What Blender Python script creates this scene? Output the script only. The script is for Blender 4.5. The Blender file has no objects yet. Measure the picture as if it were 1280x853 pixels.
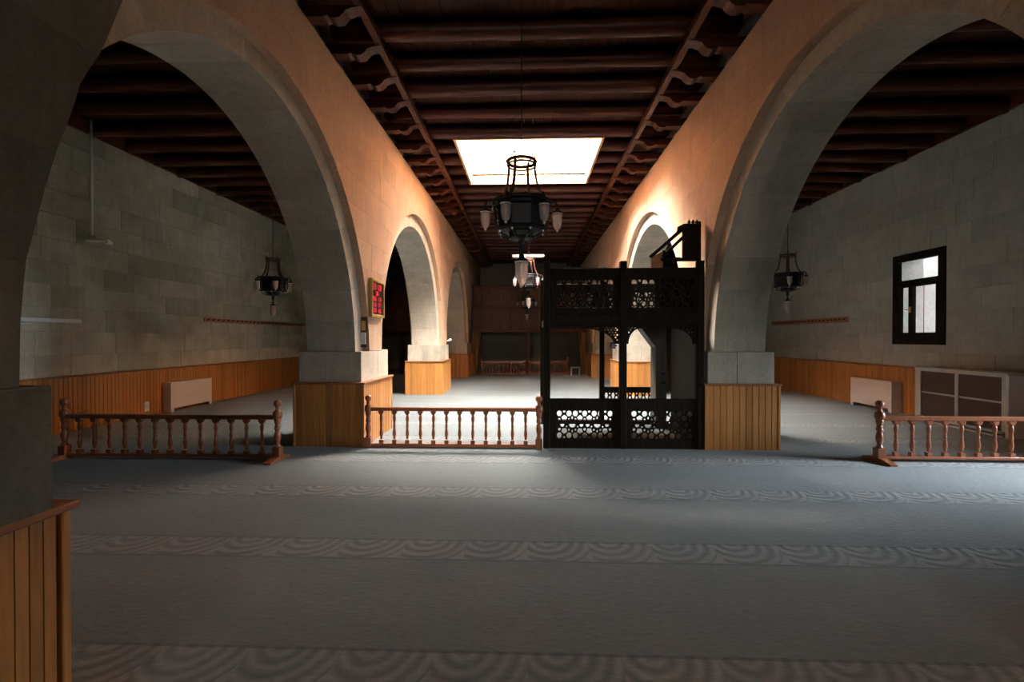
import bpy, bmesh, math, random
from mathutils import Matrix, Vector
random.seed(7)
PI = math.pi
S = bpy.context.scene
C = S.collection

# ------------------------------------------------------------------ camera
cam = bpy.data.cameras.new('camera')
cam.sensor_width = 36.0
cam.lens = 569.0 / 1280.0 * 36.0
cam.clip_end = 200
co = bpy.data.objects.new('camera', cam)
C.objects.link(co)
co.location = (0, 0, 1.6)
co.rotation_euler = (PI / 2 - 0.0073, 0, 0.0355)
S.camera = co

# ------------------------------------------------------------------ sky, sun, exposure
w = bpy.data.worlds.new('sky')
S.world = w
w.use_nodes = True
bg = w.node_tree.nodes['Background']
bg.inputs['Color'].default_value = (0.80, 0.92, 1.0, 1)
bg.inputs['Strength'].default_value = 8.5

SUN_DIR = Vector((0.18, 0.12, -1.0)).normalized()
sl = bpy.data.lights.new('sun', 'SUN')
sl.energy = 74.0
sl.color = (0.97, 0.99, 1.0)
sl.angle = math.radians(98)      # veiled by thin bright cloud
so = bpy.data.objects.new('sun', sl)
C.objects.link(so)
so.rotation_euler = SUN_DIR.to_track_quat('-Z', 'Y').to_euler()

S.view_settings.view_transform = 'Standard'
S.view_settings.look = 'None'
S.view_settings.gamma = 1.0
S.view_settings.use_curve_mapping = False
S.view_settings.exposure = 2.0

Y0 = -7.0                             # wall behind the camera

# openings that let daylight in: sampling portals in the openings themselves
SKY = (-1.39, 1.40, 8.76, 11.26)          # skylight x0,x1,y0,y1
SHAFT_TOP = 6.9                            # the opening passes through the thick roof
XWL, XWR = -7.85, 7.95                     # aisle walls
WIN_R = [(8.96, 10.20, 1.46, 3.35)]
DOOR = (4.75, 5.95, 0.0, 2.15)            # open doorway of the right aisle, just outside the frame


def portal(loc, rot, sx, sy):
    l = bpy.data.lights.new('daylight_portal', 'AREA')
    l.shape = 'RECTANGLE'
    l.size = sx
    l.size_y = sy
    l.cycles.is_portal = True
    o = bpy.data.objects.new('daylight_portal', l)
    C.objects.link(o)
    o.location = loc
    o.rotation_euler = rot


portal(((SKY[0] + SKY[1]) / 2, (SKY[2] + SKY[3]) / 2, SHAFT_TOP + .06), (0, 0, 0), SKY[1] - SKY[0], SKY[3] - SKY[2])
for (a, b, c, d) in WIN_R:
    portal((XWR + 0.62, (a + b) / 2, (c + d) / 2), (0, PI / 2, 0), d - c, b - a)

UNSEEN_FRONT_WIN = [(-2.0, -1.05), (1.15, 2.1)]     # two unseen windows for added lamps (x0, x1) in the wall behind the camera, z 2.3 to 3.6
for (a, b) in UNSEEN_FRONT_WIN:
    fl = bpy.data.lights.new('window_fill_lamp', 'AREA')  # aimed lamp added to brighten the pier fronts
    fl.shape = 'RECTANGLE'
    fl.size, fl.size_y = 0.8, 1.2
    fl.energy = 5.0
    fl.color = (1.0, 0.93, 0.82)
    fl.spread = math.radians(62)
    fo = bpy.data.objects.new('window_fill_lamp', fl)
    C.objects.link(fo)
    fo.location = ((a + b) / 2, Y0 - 0.3, 2.95)
    fo.rotation_euler = Vector((0, 1, -0.21)).to_track_quat('-Z', 'Z').to_euler()
# lamp added in the right aisle doorway for the blocked daylight, slanting over the carpet
dl = bpy.data.lights.new('doorway_daylight_lamp', 'AREA')
dl.shape = 'RECTANGLE'
dl.size, dl.size_y = 1.1, 1.7
dl.energy = 26.0
dl.color = (0.80, 0.91, 1.0)
dl.spread = math.radians(58)
do = bpy.data.objects.new('doorway_daylight_lamp', dl)
C.objects.link(do)
do.location = (XWR + 0.5, (DOOR[0] + DOOR[1]) / 2, 1.25)
do.rotation_euler = Vector((-1, 0, -0.32)).to_track_quat('-Z', 'Z').to_euler()


# ------------------------------------------------------------------ materials
def nt(name):
    m = bpy.data.materials.new(name)
    m.use_nodes = True
    n = m.node_tree
    return m, n.nodes, n.links, n.nodes['Principled BSDF']


def rgb(c):
    return (c[0], c[1], c[2], 1)


def mixc(N, L, fac, a, b, mode='MIX'):
    x = N.new('ShaderNodeMix')
    x.data_type = 'RGBA'
    x.blend_type = mode
    for sock, v in ((x.inputs[0], fac), (x.inputs[6], a), (x.inputs[7], b)):
        if isinstance(v, (int, float)):
            sock.default_value = v
        elif isinstance(v, tuple):
            sock.default_value = rgb(v)
        else:
            L.new(v, sock)
    return x.outputs[2]


def noise(N, L, vec, scale, detail=3, rough=0.55):
    x = N.new('ShaderNodeTexNoise')
    x.inputs['Scale'].default_value = scale
    x.inputs['Detail'].default_value = detail
    x.inputs['Roughness'].default_value = rough
    if vec is not None:
        L.new(vec, x.inputs['Vector'])
    return x.outputs['Fac']


def ramp(N, L, f, stops):
    x = N.new('ShaderNodeValToRGB')
    e = x.color_ramp.elements
    while len(e) < len(stops):
        e.new(0.5)
    for k, (p, c) in enumerate(stops):
        e[k].position = p
        e[k].color = rgb(c) if isinstance(c, tuple) else (c, c, c, 1)
    L.new(f, x.inputs['Fac'])
    return x.outputs['Color']


def position(N, L, scale=(1, 1, 1), jitter=False):
    g = N.new('ShaderNodeNewGeometry')
    m = N.new('ShaderNodeMapping')
    m.inputs['Scale'].default_value = scale
    L.new(g.outputs['Position'], m.inputs['Vector'])
    out = m.outputs['Vector']
    if jitter:
        oi = N.new('ShaderNodeObjectInfo')
        v = N.new('ShaderNodeVectorMath')
        v.operation = 'MULTIPLY_ADD'
        v.inputs[1].default_value = (37, 53, 71)
        L.new(oi.outputs['Random'], v.inputs[0])
        L.new(out, v.inputs[2])
        out = v.outputs[0]
    return out


def bump(N, L, B, h, strength=0.3, dist=0.01):
    b = N.new('ShaderNodeBump')
    b.inputs['Strength'].default_value = strength
    b.inputs['Distance'].default_value = dist
    L.new(h, b.inputs['Height'])
    L.new(b.outputs['Normal'], B.inputs['Normal'])


def stone_mat(name, c0, c1, c2, var=0.5, stain=0.0):
    m, N, L, B = nt(name)
    p = position(N, L, jitter=True)
    oi = N.new('ShaderNodeObjectInfo')
    base = ramp(N, L, oi.outputs['Random'], [(0.0, c0), (0.5, c1), (1.0, c2)])
    n1 = noise(N, L, p, 2.2, 5, 0.65)
    n2 = noise(N, L, p, 38, 4, 0.7)
    st = noise(N, L, position(N, L, (7, 7, 0.9)), 1.6, 4, 0.6)
    c = mixc(N, L, var, base, ramp(N, L, n1, [(0.3, 0.50), (0.7, 1.0)]), 'MULTIPLY')
    c = mixc(N, L, var * 0.6, c, ramp(N, L, st, [(0.35, 0.6), (0.62, 1.0)]), 'MULTIPLY')
    if stain:
        big = noise(N, L, position(N, L, (1, 0.55, 0.8)), 0.55, 4, 0.6)
        c = mixc(N, L, stain, c, ramp(N, L, big, [(0.36, (0.34, 0.33, 0.26)), (0.60, (1.0, 1.0, 0.97))]), 'MULTIPLY')
    c = mixc(N, L, 0.45, c, ramp(N, L, n2, [(0.35, 0.62), (0.62, 1.0)]), 'MULTIPLY')
    L.new(c, B.inputs['Base Color'])
    B.inputs['Roughness'].default_value = 0.92
    B.inputs['Specular IOR Level'].default_value = 0.15
    bump(N, L, B, n2, 0.45, 0.012)
    return m


def wood_mat(name, c0, c1, rough=0.5, grain=(18, 18, 1.2), spec=0.3, varied=0.35, coat=0.0):
    m, N, L, B = nt(name)
    p = position(N, L, grain, True)
    n = noise(N, L, p, 2.5, 5, 0.6)
    c = ramp(N, L, n, [(0.3, c0), (0.7, c1)])
    oi = N.new('ShaderNodeObjectInfo')
    c = mixc(N, L, varied, c, ramp(N, L, oi.outputs['Random'], [(0.0, 0.3), (0.25, 0.75), (1.0, 1.0)]), 'MULTIPLY')
    L.new(c, B.inputs['Base Color'])
    B.inputs['Roughness'].default_value = rough
    B.inputs['Specular IOR Level'].default_value = spec
    B.inputs['Coat Weight'].default_value = coat
    B.inputs['Coat Roughness'].default_value = 0.25
    bump(N, L, B, n, 0.25, 0.003)
    return m


def plain_mat(name, c, rough=0.5, metal=0.0, spec=0.4, mottle=0.15):
    m, N, L, B = nt(name)
    n = noise(N, L, position(N, L), 14, 3)
    col = mixc(N, L, mottle, c, ramp(N, L, n, [(0.3, 0.5), (0.7, 1.0)]), 'MULTIPLY')
    L.new(col, B.inputs['Base Color'])
    B.inputs['Roughness'].default_value = rough
    B.inputs['Metallic'].default_value = metal
    B.inputs['Specular IOR Level'].default_value = spec
    return m


def glass_mat(name, tint=(1, 1, 1), refl=1.0):
    m = bpy.data.materials.new(name)
    m.use_nodes = True
    N, L = m.node_tree.nodes, m.node_tree.links
    N.clear()
    o = N.new('ShaderNodeOutputMaterial')
    mx = N.new('ShaderNodeMixShader')
    t = N.new('ShaderNodeBsdfTransparent')
    t.inputs['Color'].default_value = rgb(tint)
    g = N.new('ShaderNodeBsdfGlossy')
    g.inputs['Roughness'].default_value = 0.06
    f = N.new('ShaderNodeLayerWeight')
    f.inputs['Blend'].default_value = 0.5
    p = N.new('ShaderNodeMath')
    p.operation = 'POWER'
    p.inputs[1].default_value = 4.0
    L.new(f.outputs['Facing'], p.inputs[0])
    q = N.new('ShaderNodeMath')
    q.operation = 'MULTIPLY_ADD'
    q.inputs[1].default_value = 0.6
    q.inputs[2].default_value = 0.035 * refl
    L.new(p.outputs[0], q.inputs[0])
    L.new(q.outputs[0], mx.inputs[0])
    L.new(t.outputs[0], mx.inputs[1])
    L.new(g.outputs[0], mx.inputs[2])
    L.new(mx.outputs[0], o.inputs['Surface'])
    return m


M = {}
M['stone'] = stone_mat('ashlar_stone', (0.53, 0.485, 0.395), (0.61, 0.55, 0.455), (0.67, 0.595, 0.485))
M['stone_mortar'] = stone_mat('stone_mortar', (0.36, 0.32, 0.27), (0.36, 0.32, 0.27), (0.36, 0.32, 0.27), 0.3)
M['stone_shaded'] = stone_mat('shaded_ashlar', (0.25, 0.235, 0.195), (0.29, 0.27, 0.225), (0.33, 0.30, 0.25), 0.5, 0.5)  # darker copy of the ashlar: shade on the near respond put into its colour
M['stone_stained'] = stone_mat('stained_olive_stone', (0.56, 0.54, 0.42), (0.74, 0.70, 0.57), (0.80, 0.74, 0.60), 0.5, 0.6)
M['stone_pale'] = stone_mat('pale_ashlar_stone', (0.54, 0.52, 0.46), (0.58, 0.56, 0.49), (0.62, 0.59, 0.52), 0.4, 0.25)
M['stone_warm_lit'] = stone_mat('warm_lit_ashlar', (0.59, 0.395, 0.28), (0.63, 0.42, 0.295), (0.66, 0.45, 0.31), 0.3)  # ashlar with the warm light on the nave faces put into its colour
M['board'] = wood_mat('pine_wainscot_board', (0.48, 0.195, 0.052), (0.64, 0.29, 0.085), 0.42, (22, 22, 1.0), 0.35, 0.45)
M['cap'] = wood_mat('wainscot_cap_wood', (0.30, 0.11, 0.045), (0.42, 0.17, 0.07), 0.4, (6, 6, 20), 0.4, 0.1)
M['rail'] = wood_mat('varnished_red_wood', (0.26, 0.075, 0.03), (0.40, 0.13, 0.05), 0.28, (14, 14, 2), 0.5, 0.15, 0.4)
M['dark_wood'] = wood_mat('dark_walnut', (0.013, 0.0095, 0.0065), (0.028, 0.020, 0.014), 0.75, (14, 14, 2), 0.08, 0.2)
M['log'] = wood_mat('stained_log', (0.050, 0.012, 0.006), (0.13, 0.034, 0.016), 0.40, (1.2, 12, 12), 0.3, 0.3)
M['plank'] = wood_mat('ceiling_plank', (0.045, 0.015, 0.008), (0.11, 0.038, 0.020), 0.7, (14, 1.0, 14), 0.25, 0.4)
M['gallery'] = wood_mat('gallery_board', (0.07, 0.022, 0.014), (0.12, 0.040, 0.024), 0.5, (14, 14, 1.2), 0.3, 0.3)
M['shaft'] = wood_mat('skylight_lining', (0.62, 0.34, 0.18), (0.70, 0.41, 0.22), 0.6, (2, 2, 14), 0.2, 0.05)
M['iron'] = plain_mat('black_wrought_iron', (0.016, 0.014, 0.014), 0.5, 0.2, 0.3)
M['iron_red'] = plain_mat('rusty_iron', (0.10, 0.045, 0.03), 0.5, 0.5)
M['white'] = plain_mat('white_painted_metal', (0.84, 0.82, 0.80), 0.45, 0, 0.4, 0.05)
M['pinkwhite'] = plain_mat('cream_enamel', (0.78, 0.68, 0.63), 0.45, 0, 0.4, 0.05)
M['alu'] = plain_mat('grey_aluminium', (0.55, 0.55, 0.54), 0.4, 0.2, 0.4, 0.05)
M['panel_brown'] = plain_mat('brown_door_panel', (0.10, 0.062, 0.050), 0.5, 0, 0.3, 0.2)
M['glass'] = glass_mat('window_glass', (0.97, 0.99, 1.0))
M['sky_glass'] = glass_mat('warm_skylight_glazing', (1.0, 0.97, 0.93))
M['lamp_glass'] = glass_mat('lamp_glass', (0.90, 0.84, 0.82), 1.4)
ln = M['lamp_glass'].node_tree
fz = ln.nodes.new('ShaderNodeBsdfTranslucent')
fz.inputs['Color'].default_value = (0.85, 0.72, 0.68, 1)
df = ln.nodes.new('ShaderNodeBsdfDiffuse')
df.inputs['Color'].default_value = (0.80, 0.68, 0.64, 1)
m1 = ln.nodes.new('ShaderNodeMixShader')
m1.inputs[0].default_value = 0.5
ln.links.new(fz.outputs[0], m1.inputs[1])
ln.links.new(df.outputs[0], m1.inputs[2])
m2 = ln.nodes.new('ShaderNodeMixShader')
m2.inputs[0].default_value = 0.42
outn = [n for n in ln.nodes if n.type == 'OUTPUT_MATERIAL'][0]
ln.links.new(outn.inputs['Surface'].links[0].from_socket, m2.inputs[1])
ln.links.new(m1.outputs[0], m2.inputs[2])
ln.links.new(m2.outputs[0], outn.inputs['Surface'])
M['plaster'] = plain_mat('outside_render', (0.70, 0.68, 0.66), 0.9, 0, 0.2, 0.3)
M['maroon'] = plain_mat('maroon_paint', (0.13, 0.02, 0.03), 0.5)
M['black'] = plain_mat('black_plastic', (0.012, 0.012, 0.013), 0.35, 0, 0.4, 0.0)
M['gold'] = plain_mat('gilt_frame', (0.62, 0.40, 0.13), 0.35, 0.4)
M['paper'] = plain_mat('white_paper', (0.75, 0.73, 0.70), 0.8)
M['curtain'] = wood_mat('brown_curtain_cloth', (0.20, 0.11, 0.045), (0.30, 0.17, 0.07), 0.9, (9, 9, 0.5), 0.1, 0.1)
M['grey_board'] = wood_mat('grey_painted_board', (0.06, 0.057, 0.050), (0.09, 0.085, 0.075), 0.6, (9, 9, 0.8), 0.3, 0.1)
m, N, L, B = nt('red_led')
B.inputs['Base Color'].default_value = (0.5, 0.01, 0.01, 1)
B.inputs['Emission Color'].default_value = (1, 0.03, 0.05, 1)
B.inputs['Emission Strength'].default_value = 0.16
M['led'] = m


def carpet_mat():
    m, N, L, B = nt('mosque_carpet')
    g = N.new('ShaderNodeNewGeometry')
    sp = N.new('ShaderNodeSeparateXYZ')
    L.new(g.outputs['Position'], sp.inputs[0])

    def mth(op, a, b=None, c=None):
        x = N.new('ShaderNodeMath')
        x.operation = op
        for k, v in enumerate((a, b, c)):
            if v is None:
                continue
            if isinstance(v, (int, float)):
                x.inputs[k].default_value = v
            else:
                L.new(v, x.inputs[k])
        return x.outputs[0]

    X, Y = sp.outputs['X'], sp.outputs['Y']
    # rows of prayer places every 1.235 m; the motif band lies in front of each row line
    v = mth('MODULO', mth('ADD', Y, 1.265 * 20 - 3.57), 1.265)      # 0 at the far edge of a band, rising with y
    vb = mth('SUBTRACT', 1.265, v)                                        # distance in front of the band's far edge
    inband = mth('LESS_THAN', vb, 0.32)
    edge = mth('LESS_THAN', mth('ABSOLUTE', mth('SUBTRACT', vb, 0.0)), 0.022)
    edge2 = mth('LESS_THAN', mth('ABSOLUTE', mth('SUBTRACT', vb, 0.32)), 0.014)
    P = 0.47

    def fan(shift):
        u = mth('SUBTRACT', mth('MODULO', mth('ADD', X, 40 * P + shift), P), P * 0.30)
        uu = mth('MULTIPLY', u, 1.15)
        r = mth('SQRT', mth('ADD', mth('MULTIPLY', uu, uu), mth('MULTIPLY', vb, vb)))
        return r
    ra, rb = fan(0.0), fan(P * 1.0)
    sn = mth('SINE', mth('MULTIPLY', ra, 2 * PI / 0.095))
    lim = mth('LESS_THAN', ra, 0.40)
    arcs = mth('MULTIPLY', mth('MULTIPLY', mth('ADD', mth('MULTIPLY', sn, 0.5), 0.5), inband), lim)
    n_big = noise(N, L, position(N, L, (0.35, 1.3, 1)), 1.0, 4, 0.6)
    n_f = noise(N, L, position(N, L), 160, 2, 0.7)
    n_m = noise(N, L, position(N, L, (1.0, 2.2, 1)), 16, 4, 0.7)
    c = ramp(N, L, n_big, [(0.3, (0.151, 0.167, 0.170)), (0.7, (0.189, 0.207, 0.211))])
    c = mixc(N, L, mth('MULTIPLY', inband, 0.62), c, (0.30, 0.305, 0.30))
    c = mixc(N, L, mth('MULTIPLY', arcs, 0.70), c, (0.12, 0.13, 0.135))
    c = mixc(N, L, mth('MULTIPLY', mth('MAXIMUM', edge, edge2), 0.6), c, (0.07, 0.085, 0.095))
    c = mixc(N, L, 0.5, c, ramp(N, L, n_f, [(0.3, 0.62), (0.7, 1.0)]), 'MULTIPLY')
    c = mixc(N, L, 0.5, c, ramp(N, L, n_m, [(0.35, 0.55), (0.65, 1.0)]), 'MULTIPLY')
    L.new(c, B.inputs['Base Color'])
    B.inputs['Roughness'].default_value = 0.95
    B.inputs['Specular IOR Level'].default_value = 0.05
    B.inputs['Sheen Weight'].default_value = 0.25
    B.inputs['Sheen Roughness'].default_value = 0.5
    hh = mth('ADD', mth('ADD', mth('MULTIPLY', n_f, 0.35), mth('MULTIPLY', n_m, 0.6)), mth('MULTIPLY', arcs, -0.5))
    bump(N, L, B, hh, 0.55, 0.02)
    return m


M['carpet'] = carpet_mat()

# ------------------------------------------------------------------ helpers
WM = {}
_pending = {}


def link(o, parent=None):
    C.objects.link(o)
    if parent is not None:
        o.parent = parent
        o.matrix_parent_inverse = WM[parent.name].inverted()
    WM[o.name] = o.matrix_basis.copy()
    return o


def tag(o, label=None, cat=None, group=None, kind=None):
    if label: o['label'] = label
    if cat: o['category'] = cat
    if group: o['group'] = group
    if kind: o['kind'] = kind
    return o


def empty(name, loc=(0, 0, 0), label=None, cat=None, group=None, kind=None):
    o = bpy.data.objects.new(name, None)
    o.empty_display_size = 0.1
    o.location = loc
    link(o)
    return tag(o, label, cat, group, kind)


class MB:
    """collects shapes, then links them as one mesh object"""

    def __init__(s):
        s.v = []
        s.f = []
        s.smooth = []

    def add(s, vs, fs, smooth=False):
        k = len(s.v)
        s.v += [tuple(x) for x in vs]
        for f in fs:
            s.f.append(tuple(i + k for i in f))
            s.smooth.append(smooth)
        return s

    def box(s, x0, x1, y0, y1, z0, z1):
        vs = [(x0, y0, z0), (x1, y0, z0), (x1, y1, z0), (x0, y1, z0), (x0, y0, z1), (x1, y0, z1), (x1, y1, z1), (x0, y1, z1)]
        return s.add(vs, [(0, 3, 2, 1), (4, 5, 6, 7), (0, 1, 5, 4), (1, 2, 6, 5), (2, 3, 7, 6), (3, 0, 4, 7)])

    def cbox(s, x0, x1, y0, y1, z0, z1, b):
        """box with chamfered vertical and horizontal edges (8 x 3 corners)"""
        bm = bmesh.new()
        bmesh.ops.create_cube(bm, size=1)
        for q in bm.verts:
            q.co = Vector(((x0 + x1) / 2 + q.co.x * (x1 - x0), (y0 + y1) / 2 + q.co.y * (y1 - y0), (z0 + z1) / 2 + q.co.z * (z1 - z0)))
        bmesh.ops.bevel(bm, geom=bm.edges[:] , offset=b, segments=1, affect='EDGES')
        bm.verts.index_update()
        s.add([q.co[:] for q in bm.verts], [[q.index for q in f.verts] for f in bm.faces])
        bm.free()
        return s

    def prism(s, poly, axis, a0, a1):
        """polygon extruded along an axis; poly in the other two axes (x: (y,z), y: (x,z), z: (x,y))"""
        def P(p, a):
            return {'x': (a, p[0], p[1]), 'y': (p[0], a, p[1]), 'z': (p[0], p[1], a)}[axis]
        n = len(poly)
        ar = sum(poly[i][0] * poly[(i + 1) % n][1] - poly[(i + 1) % n][0] * poly[i][1] for i in range(n))
        if (ar < 0) != (axis == 'y'):
            poly = poly[::-1]
        vs = [P(p, a0) for p in poly] + [P(p, a1) for p in poly]
        fs = [tuple(range(n))[::-1], tuple(range(n, 2 * n))]
        for i in range(n):
            j = (i + 1) % n
            fs.append((i, j, n + j, n + i))
        return s.add(vs, fs)

    def lathe(s, prof, cx=0, cy=0, seg=12, smooth=True, z0=0):
        vs = []
        for (r, z) in prof:
            for k in range(seg):
                a = 2 * PI * (k + 0.5) / seg
                vs.append((cx + r * math.cos(a), cy + r * math.sin(a), z + z0))
        fs = []
        for i in range(len(prof) - 1):
            for k in range(seg):
                j = (k + 1) % seg
                fs.append((i * seg + k, i * seg + j, (i + 1) * seg + j, (i + 1) * seg + k))
        if prof[0][0] > 1e-4:
            fs.append(tuple(range(seg))[::-1])
        if prof[-1][0] > 1e-4:
            n = len(prof) - 1
            fs.append(tuple(n * seg + k for k in range(seg)))
        return s.add(vs, fs, smooth)

    def tube(s, pts, r, seg=8, smooth=True, flat=None):
        """swept tube along points; r a number or list; flat=(rx,ry) squashes"""
        pts = [Vector(p) for p in pts]
        n = len(pts)
        vs = []
        up = Vector((0, 0, 1))
        prev = None
        for i, p in enumerate(pts):
            t = (pts[min(i + 1, n - 1)] - pts[max(i - 1, 0)]).normalized()
            if prev is None:
                a = up if abs(t.z) < 0.9 else Vector((1, 0, 0))
                u = t.cross(a).normalized()
            else:
                u = (prev - t * prev.dot(t)).normalized()
            prev = u
            v = t.cross(u)
            rr = r[i] if isinstance(r, (list, tuple)) else r
            for k in range(seg):
                a = 2 * PI * k / seg
                fx, fy = (1, 1) if flat is None else flat
                vs.append(p + u * math.cos(a) * rr * fx + v * math.sin(a) * rr * fy)
        fs = []
        for i in range(n - 1):
            for k in range(seg):
                j = (k + 1) % seg
                fs.append((i * seg + k, i * seg + j, (i + 1) * seg + j, (i + 1) * seg + k))
        fs.append(tuple(range(seg))[::-1])
        fs.append(tuple((n - 1) * seg + k for k in range(seg)))
        return s.add(vs, fs, smooth)

    def torus(s, R, r, z=0, cx=0, cy=0, seg=24, ts=6):
        vs = []
        for i in range(seg):
            a = 2 * PI * i / seg
            for k in range(ts):
                b = 2 * PI * k / ts
                rr = R + r * math.cos(b)
                vs.append((cx + rr * math.cos(a), cy + rr * math.sin(a), z + r * math.sin(b)))
        fs = []
        for i in range(seg):
            for k in range(ts):
                i2, k2 = (i + 1) % seg, (k + 1) % ts
                fs.append((i * ts + k, i2 * ts + k, i2 * ts + k2, i * ts + k2))
        return s.add(vs, fs, True)

    def mesh(s, name, mat):
        me = bpy.data.meshes.new(name)
        me.from_pydata(s.v, [], s.f)
        me.materials.append(M[mat])
        if any(s.smooth):
            me.polygons.foreach_set('use_smooth', s.smooth)
        return me

    def build(s, name, mat, parent=None, loc=None):
        o = bpy.data.objects.new(name, s.mesh(name, mat))
        if loc is not None:
            o.location = loc
        return link(o, parent)


def use(name, me, parent, loc, scale=(1, 1, 1), rz=0):
    o = bpy.data.objects.new(name, me)
    o.location = loc
    o.scale = scale
    o.rotation_euler = (0, 0, rz)
    o.matrix_basis = Matrix.LocRotScale(Vector(loc), Matrix.Rotation(rz, 3, 'Z'), Vector(scale))
    return link(o, parent)


def copy_tree(o, parent=None):
    c = o.copy()
    C.objects.link(c)
    if parent is not None:
        c.parent = parent
    for ch in list(o.children):
        copy_tree(ch, c)
    return c


def plate(outline, holes, depth):
    """2D plate with holes (x,z) -> MB-like vertex and face lists, extruded in y around 0"""
    cu = bpy.data.curves.new('tmp', 'CURVE')
    cu.dimensions = '2D'
    cu.fill_mode = 'BOTH'
    cu.extrude = depth / 2
    for poly in [outline] + holes:
        sp = cu.splines.new('POLY')
        sp.points.add(len(poly) - 1)
        for q, (x, z) in zip(sp.points, poly):
            q.co = (x, z, 0, 1)
        sp.use_cyclic_u = True
    o = bpy.data.objects.new('tmp', cu)
    me = bpy.data.meshes.new_from_object(o)
    vs = [(v.co.x, -v.co.z, v.co.y) for v in me.vertices]
    fs = [tuple(p.vertices) for p in me.polygons]
    bpy.data.objects.remove(o)
    bpy.data.curves.remove(cu)
    bpy.data.meshes.remove(me)
    return vs, fs


def ngon(cx, cz, rx, rz=None, n=8, rot=0.0):
    rz = rx if rz is None else rz
    return [(cx + rx * math.cos(2 * PI * k / n + rot), cz + rz * math.sin(2 * PI * k / n + rot)) for k in range(n)]


# ------------------------------------------------------------------ layout numbers
XL, XR = -2.457, 2.573                # nave faces of the two arcades
THK = 0.94                            # arcade wall thickness
REC = 0.108                           # recess of the inner arch order
ZS = 1.394                            # springing
ZC = 5.60                             # underside of the nave planks
ZW = 5.15                             # top of the nave walls, where the corbels rest
YB = 23.4                             # end wall
ZCL, ZCR = 5.45, 5.58                 # aisle ceilings
PIERS = [(-4.75, -3.41), (0.75, 2.10), (6.62, 7.90), (12.72, 14.0), (18.29, 19.57)]
ARCHES = []
for (a, b), (c, d) in zip(PIERS[:-1], PIERS[1:]):
    ARCHES.append((b - 0.05, c + 0.05))
ARCHES.append((PIERS[-1][1] - 0.05, YB - 0.25))
NEAR_Z = 1.30                         # plinth top of the piers beside the camera


LEAN = [0.0, 0.10, 0.0, 0.0, 0.0]      # the first arch leans a little towards the camera


def arch_pt(k, th, grow=0.0, rise=2.70):
    """point (y, z) of arch k at angle th, radius grown by grow"""
    a, b = ARCHES[k]
    c, r = (a + b) / 2, (b - a) / 2 + grow
    return (c - r * math.cos(th) - LEAN[k] * math.sin(th), ZS + rise * math.sin(th))


def arch_z(k, y, grow, rise):
    a, b = ARCHES[k]
    c, r = (a + b) / 2, (b - a) / 2 + grow
    if not (c - r < y < c + r):
        return ZS
    lo, hi = 0.0, PI
    for _ in range(40):
        m_ = (lo + hi) / 2
        if arch_pt(k, m_, grow, rise)[0] < y: lo = m_
        else: hi = m_
    return ZS + rise * math.sin((lo + hi) / 2)


def arch_outer(y):
    return max(arch_z(k, y, 0.29, RISE_O[k]) for k in range(len(ARCHES)))


RISE = [2.70, 2.73, 2.68, 2.68, 2.68]
RISE_O = [2.93, 2.93, 2.93, 2.90, 2.90]


# ------------------------------------------------------------------ floor
MB().box(XWL - 0.6, XWR + 0.6, Y0 - 0.4, YB + 0.4, -0.2, 0.0).build('floor', 'carpet')
tag(bpy.data.objects['floor'], 'grey brown patterned carpet covering the whole prayer hall floor', 'floor', kind='structure')


# ------------------------------------------------------------------ stone coursing
def stone_box(mb_axis, sgn, xf, t, y0, y1, z0, z1, parent, mat='stone'):
    """one ashlar block on a wall face x = xf whose normal points to sgn*x"""
    g = 0.0015
    y0 += g; y1 -= g; z0 += g; z1 -= g
    xb, c = xf - sgn * t, 0.004
    vs = [(xb, y0, z0), (xb, y1, z0), (xb, y1, z1), (xb, y0, z1),
          (xf - sgn * c, y0, z0), (xf - sgn * c, y1, z0), (xf - sgn * c, y1, z1), (xf - sgn * c, y0, z1),
          (xf, y0 + c, z0 + c), (xf, y1 - c, z0 + c), (xf, y1 - c, z1 - c), (xf, y0 + c, z1 - c)]
    fs = [(0, 1, 5, 4), (1, 2, 6, 5), (2, 3, 7, 6), (3, 0, 4, 7), (4, 5, 9, 8), (5, 6, 10, 9), (6, 7, 11, 10), (7, 4, 8, 11), (8, 9, 10, 11)]
    if sgn > 0:
        pass
    else:
        fs = [f[::-1] for f in fs]
    me = bpy.data.meshes.new('stone')
    me.from_pydata(vs, [], fs)
    me.materials.append(M[mat])
    return link(bpy.data.objects.new('stone', me), parent)


def split_rect(r, holes):
    out = [r]
    for (a, b, c, d) in holes:
        nxt = []
        for (y0, y1, z0, z1) in out:
            if y1 <= a or y0 >= b or z1 <= c or z0 >= d:
                nxt.append((y0, y1, z0, z1))
                continue
            if y0 < a: nxt.append((y0, a, z0, z1))
            if y1 > b: nxt.append((b, y1, z0, z1))
            m0, m1 = max(y0, a), min(y1, b)
            if z0 < c: nxt.append((m0, m1, z0, c))
            if z1 > d: nxt.append((m0, m1, d, z1))
        out = nxt
    return [q for q in out if q[1] - q[0] > 0.04 and q[3] - q[2] > 0.04]


def wall_cells(mb, x0, x1, y0, y1, z0, z1, holes):
    ys = sorted({y0, y1} | {h[0] for h in holes} | {h[1] for h in holes})
    for a, b in zip(ys[:-1], ys[1:]):
        hs = sorted([(h[2], h[3]) for h in holes if h[0] < b and h[1] > a])
        z = z0
        for (c, d) in hs:
            mb.box(x0, x1, a, b, z, c)
            z = d
        mb.box(x0, x1, a, b, z, z1)


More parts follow.
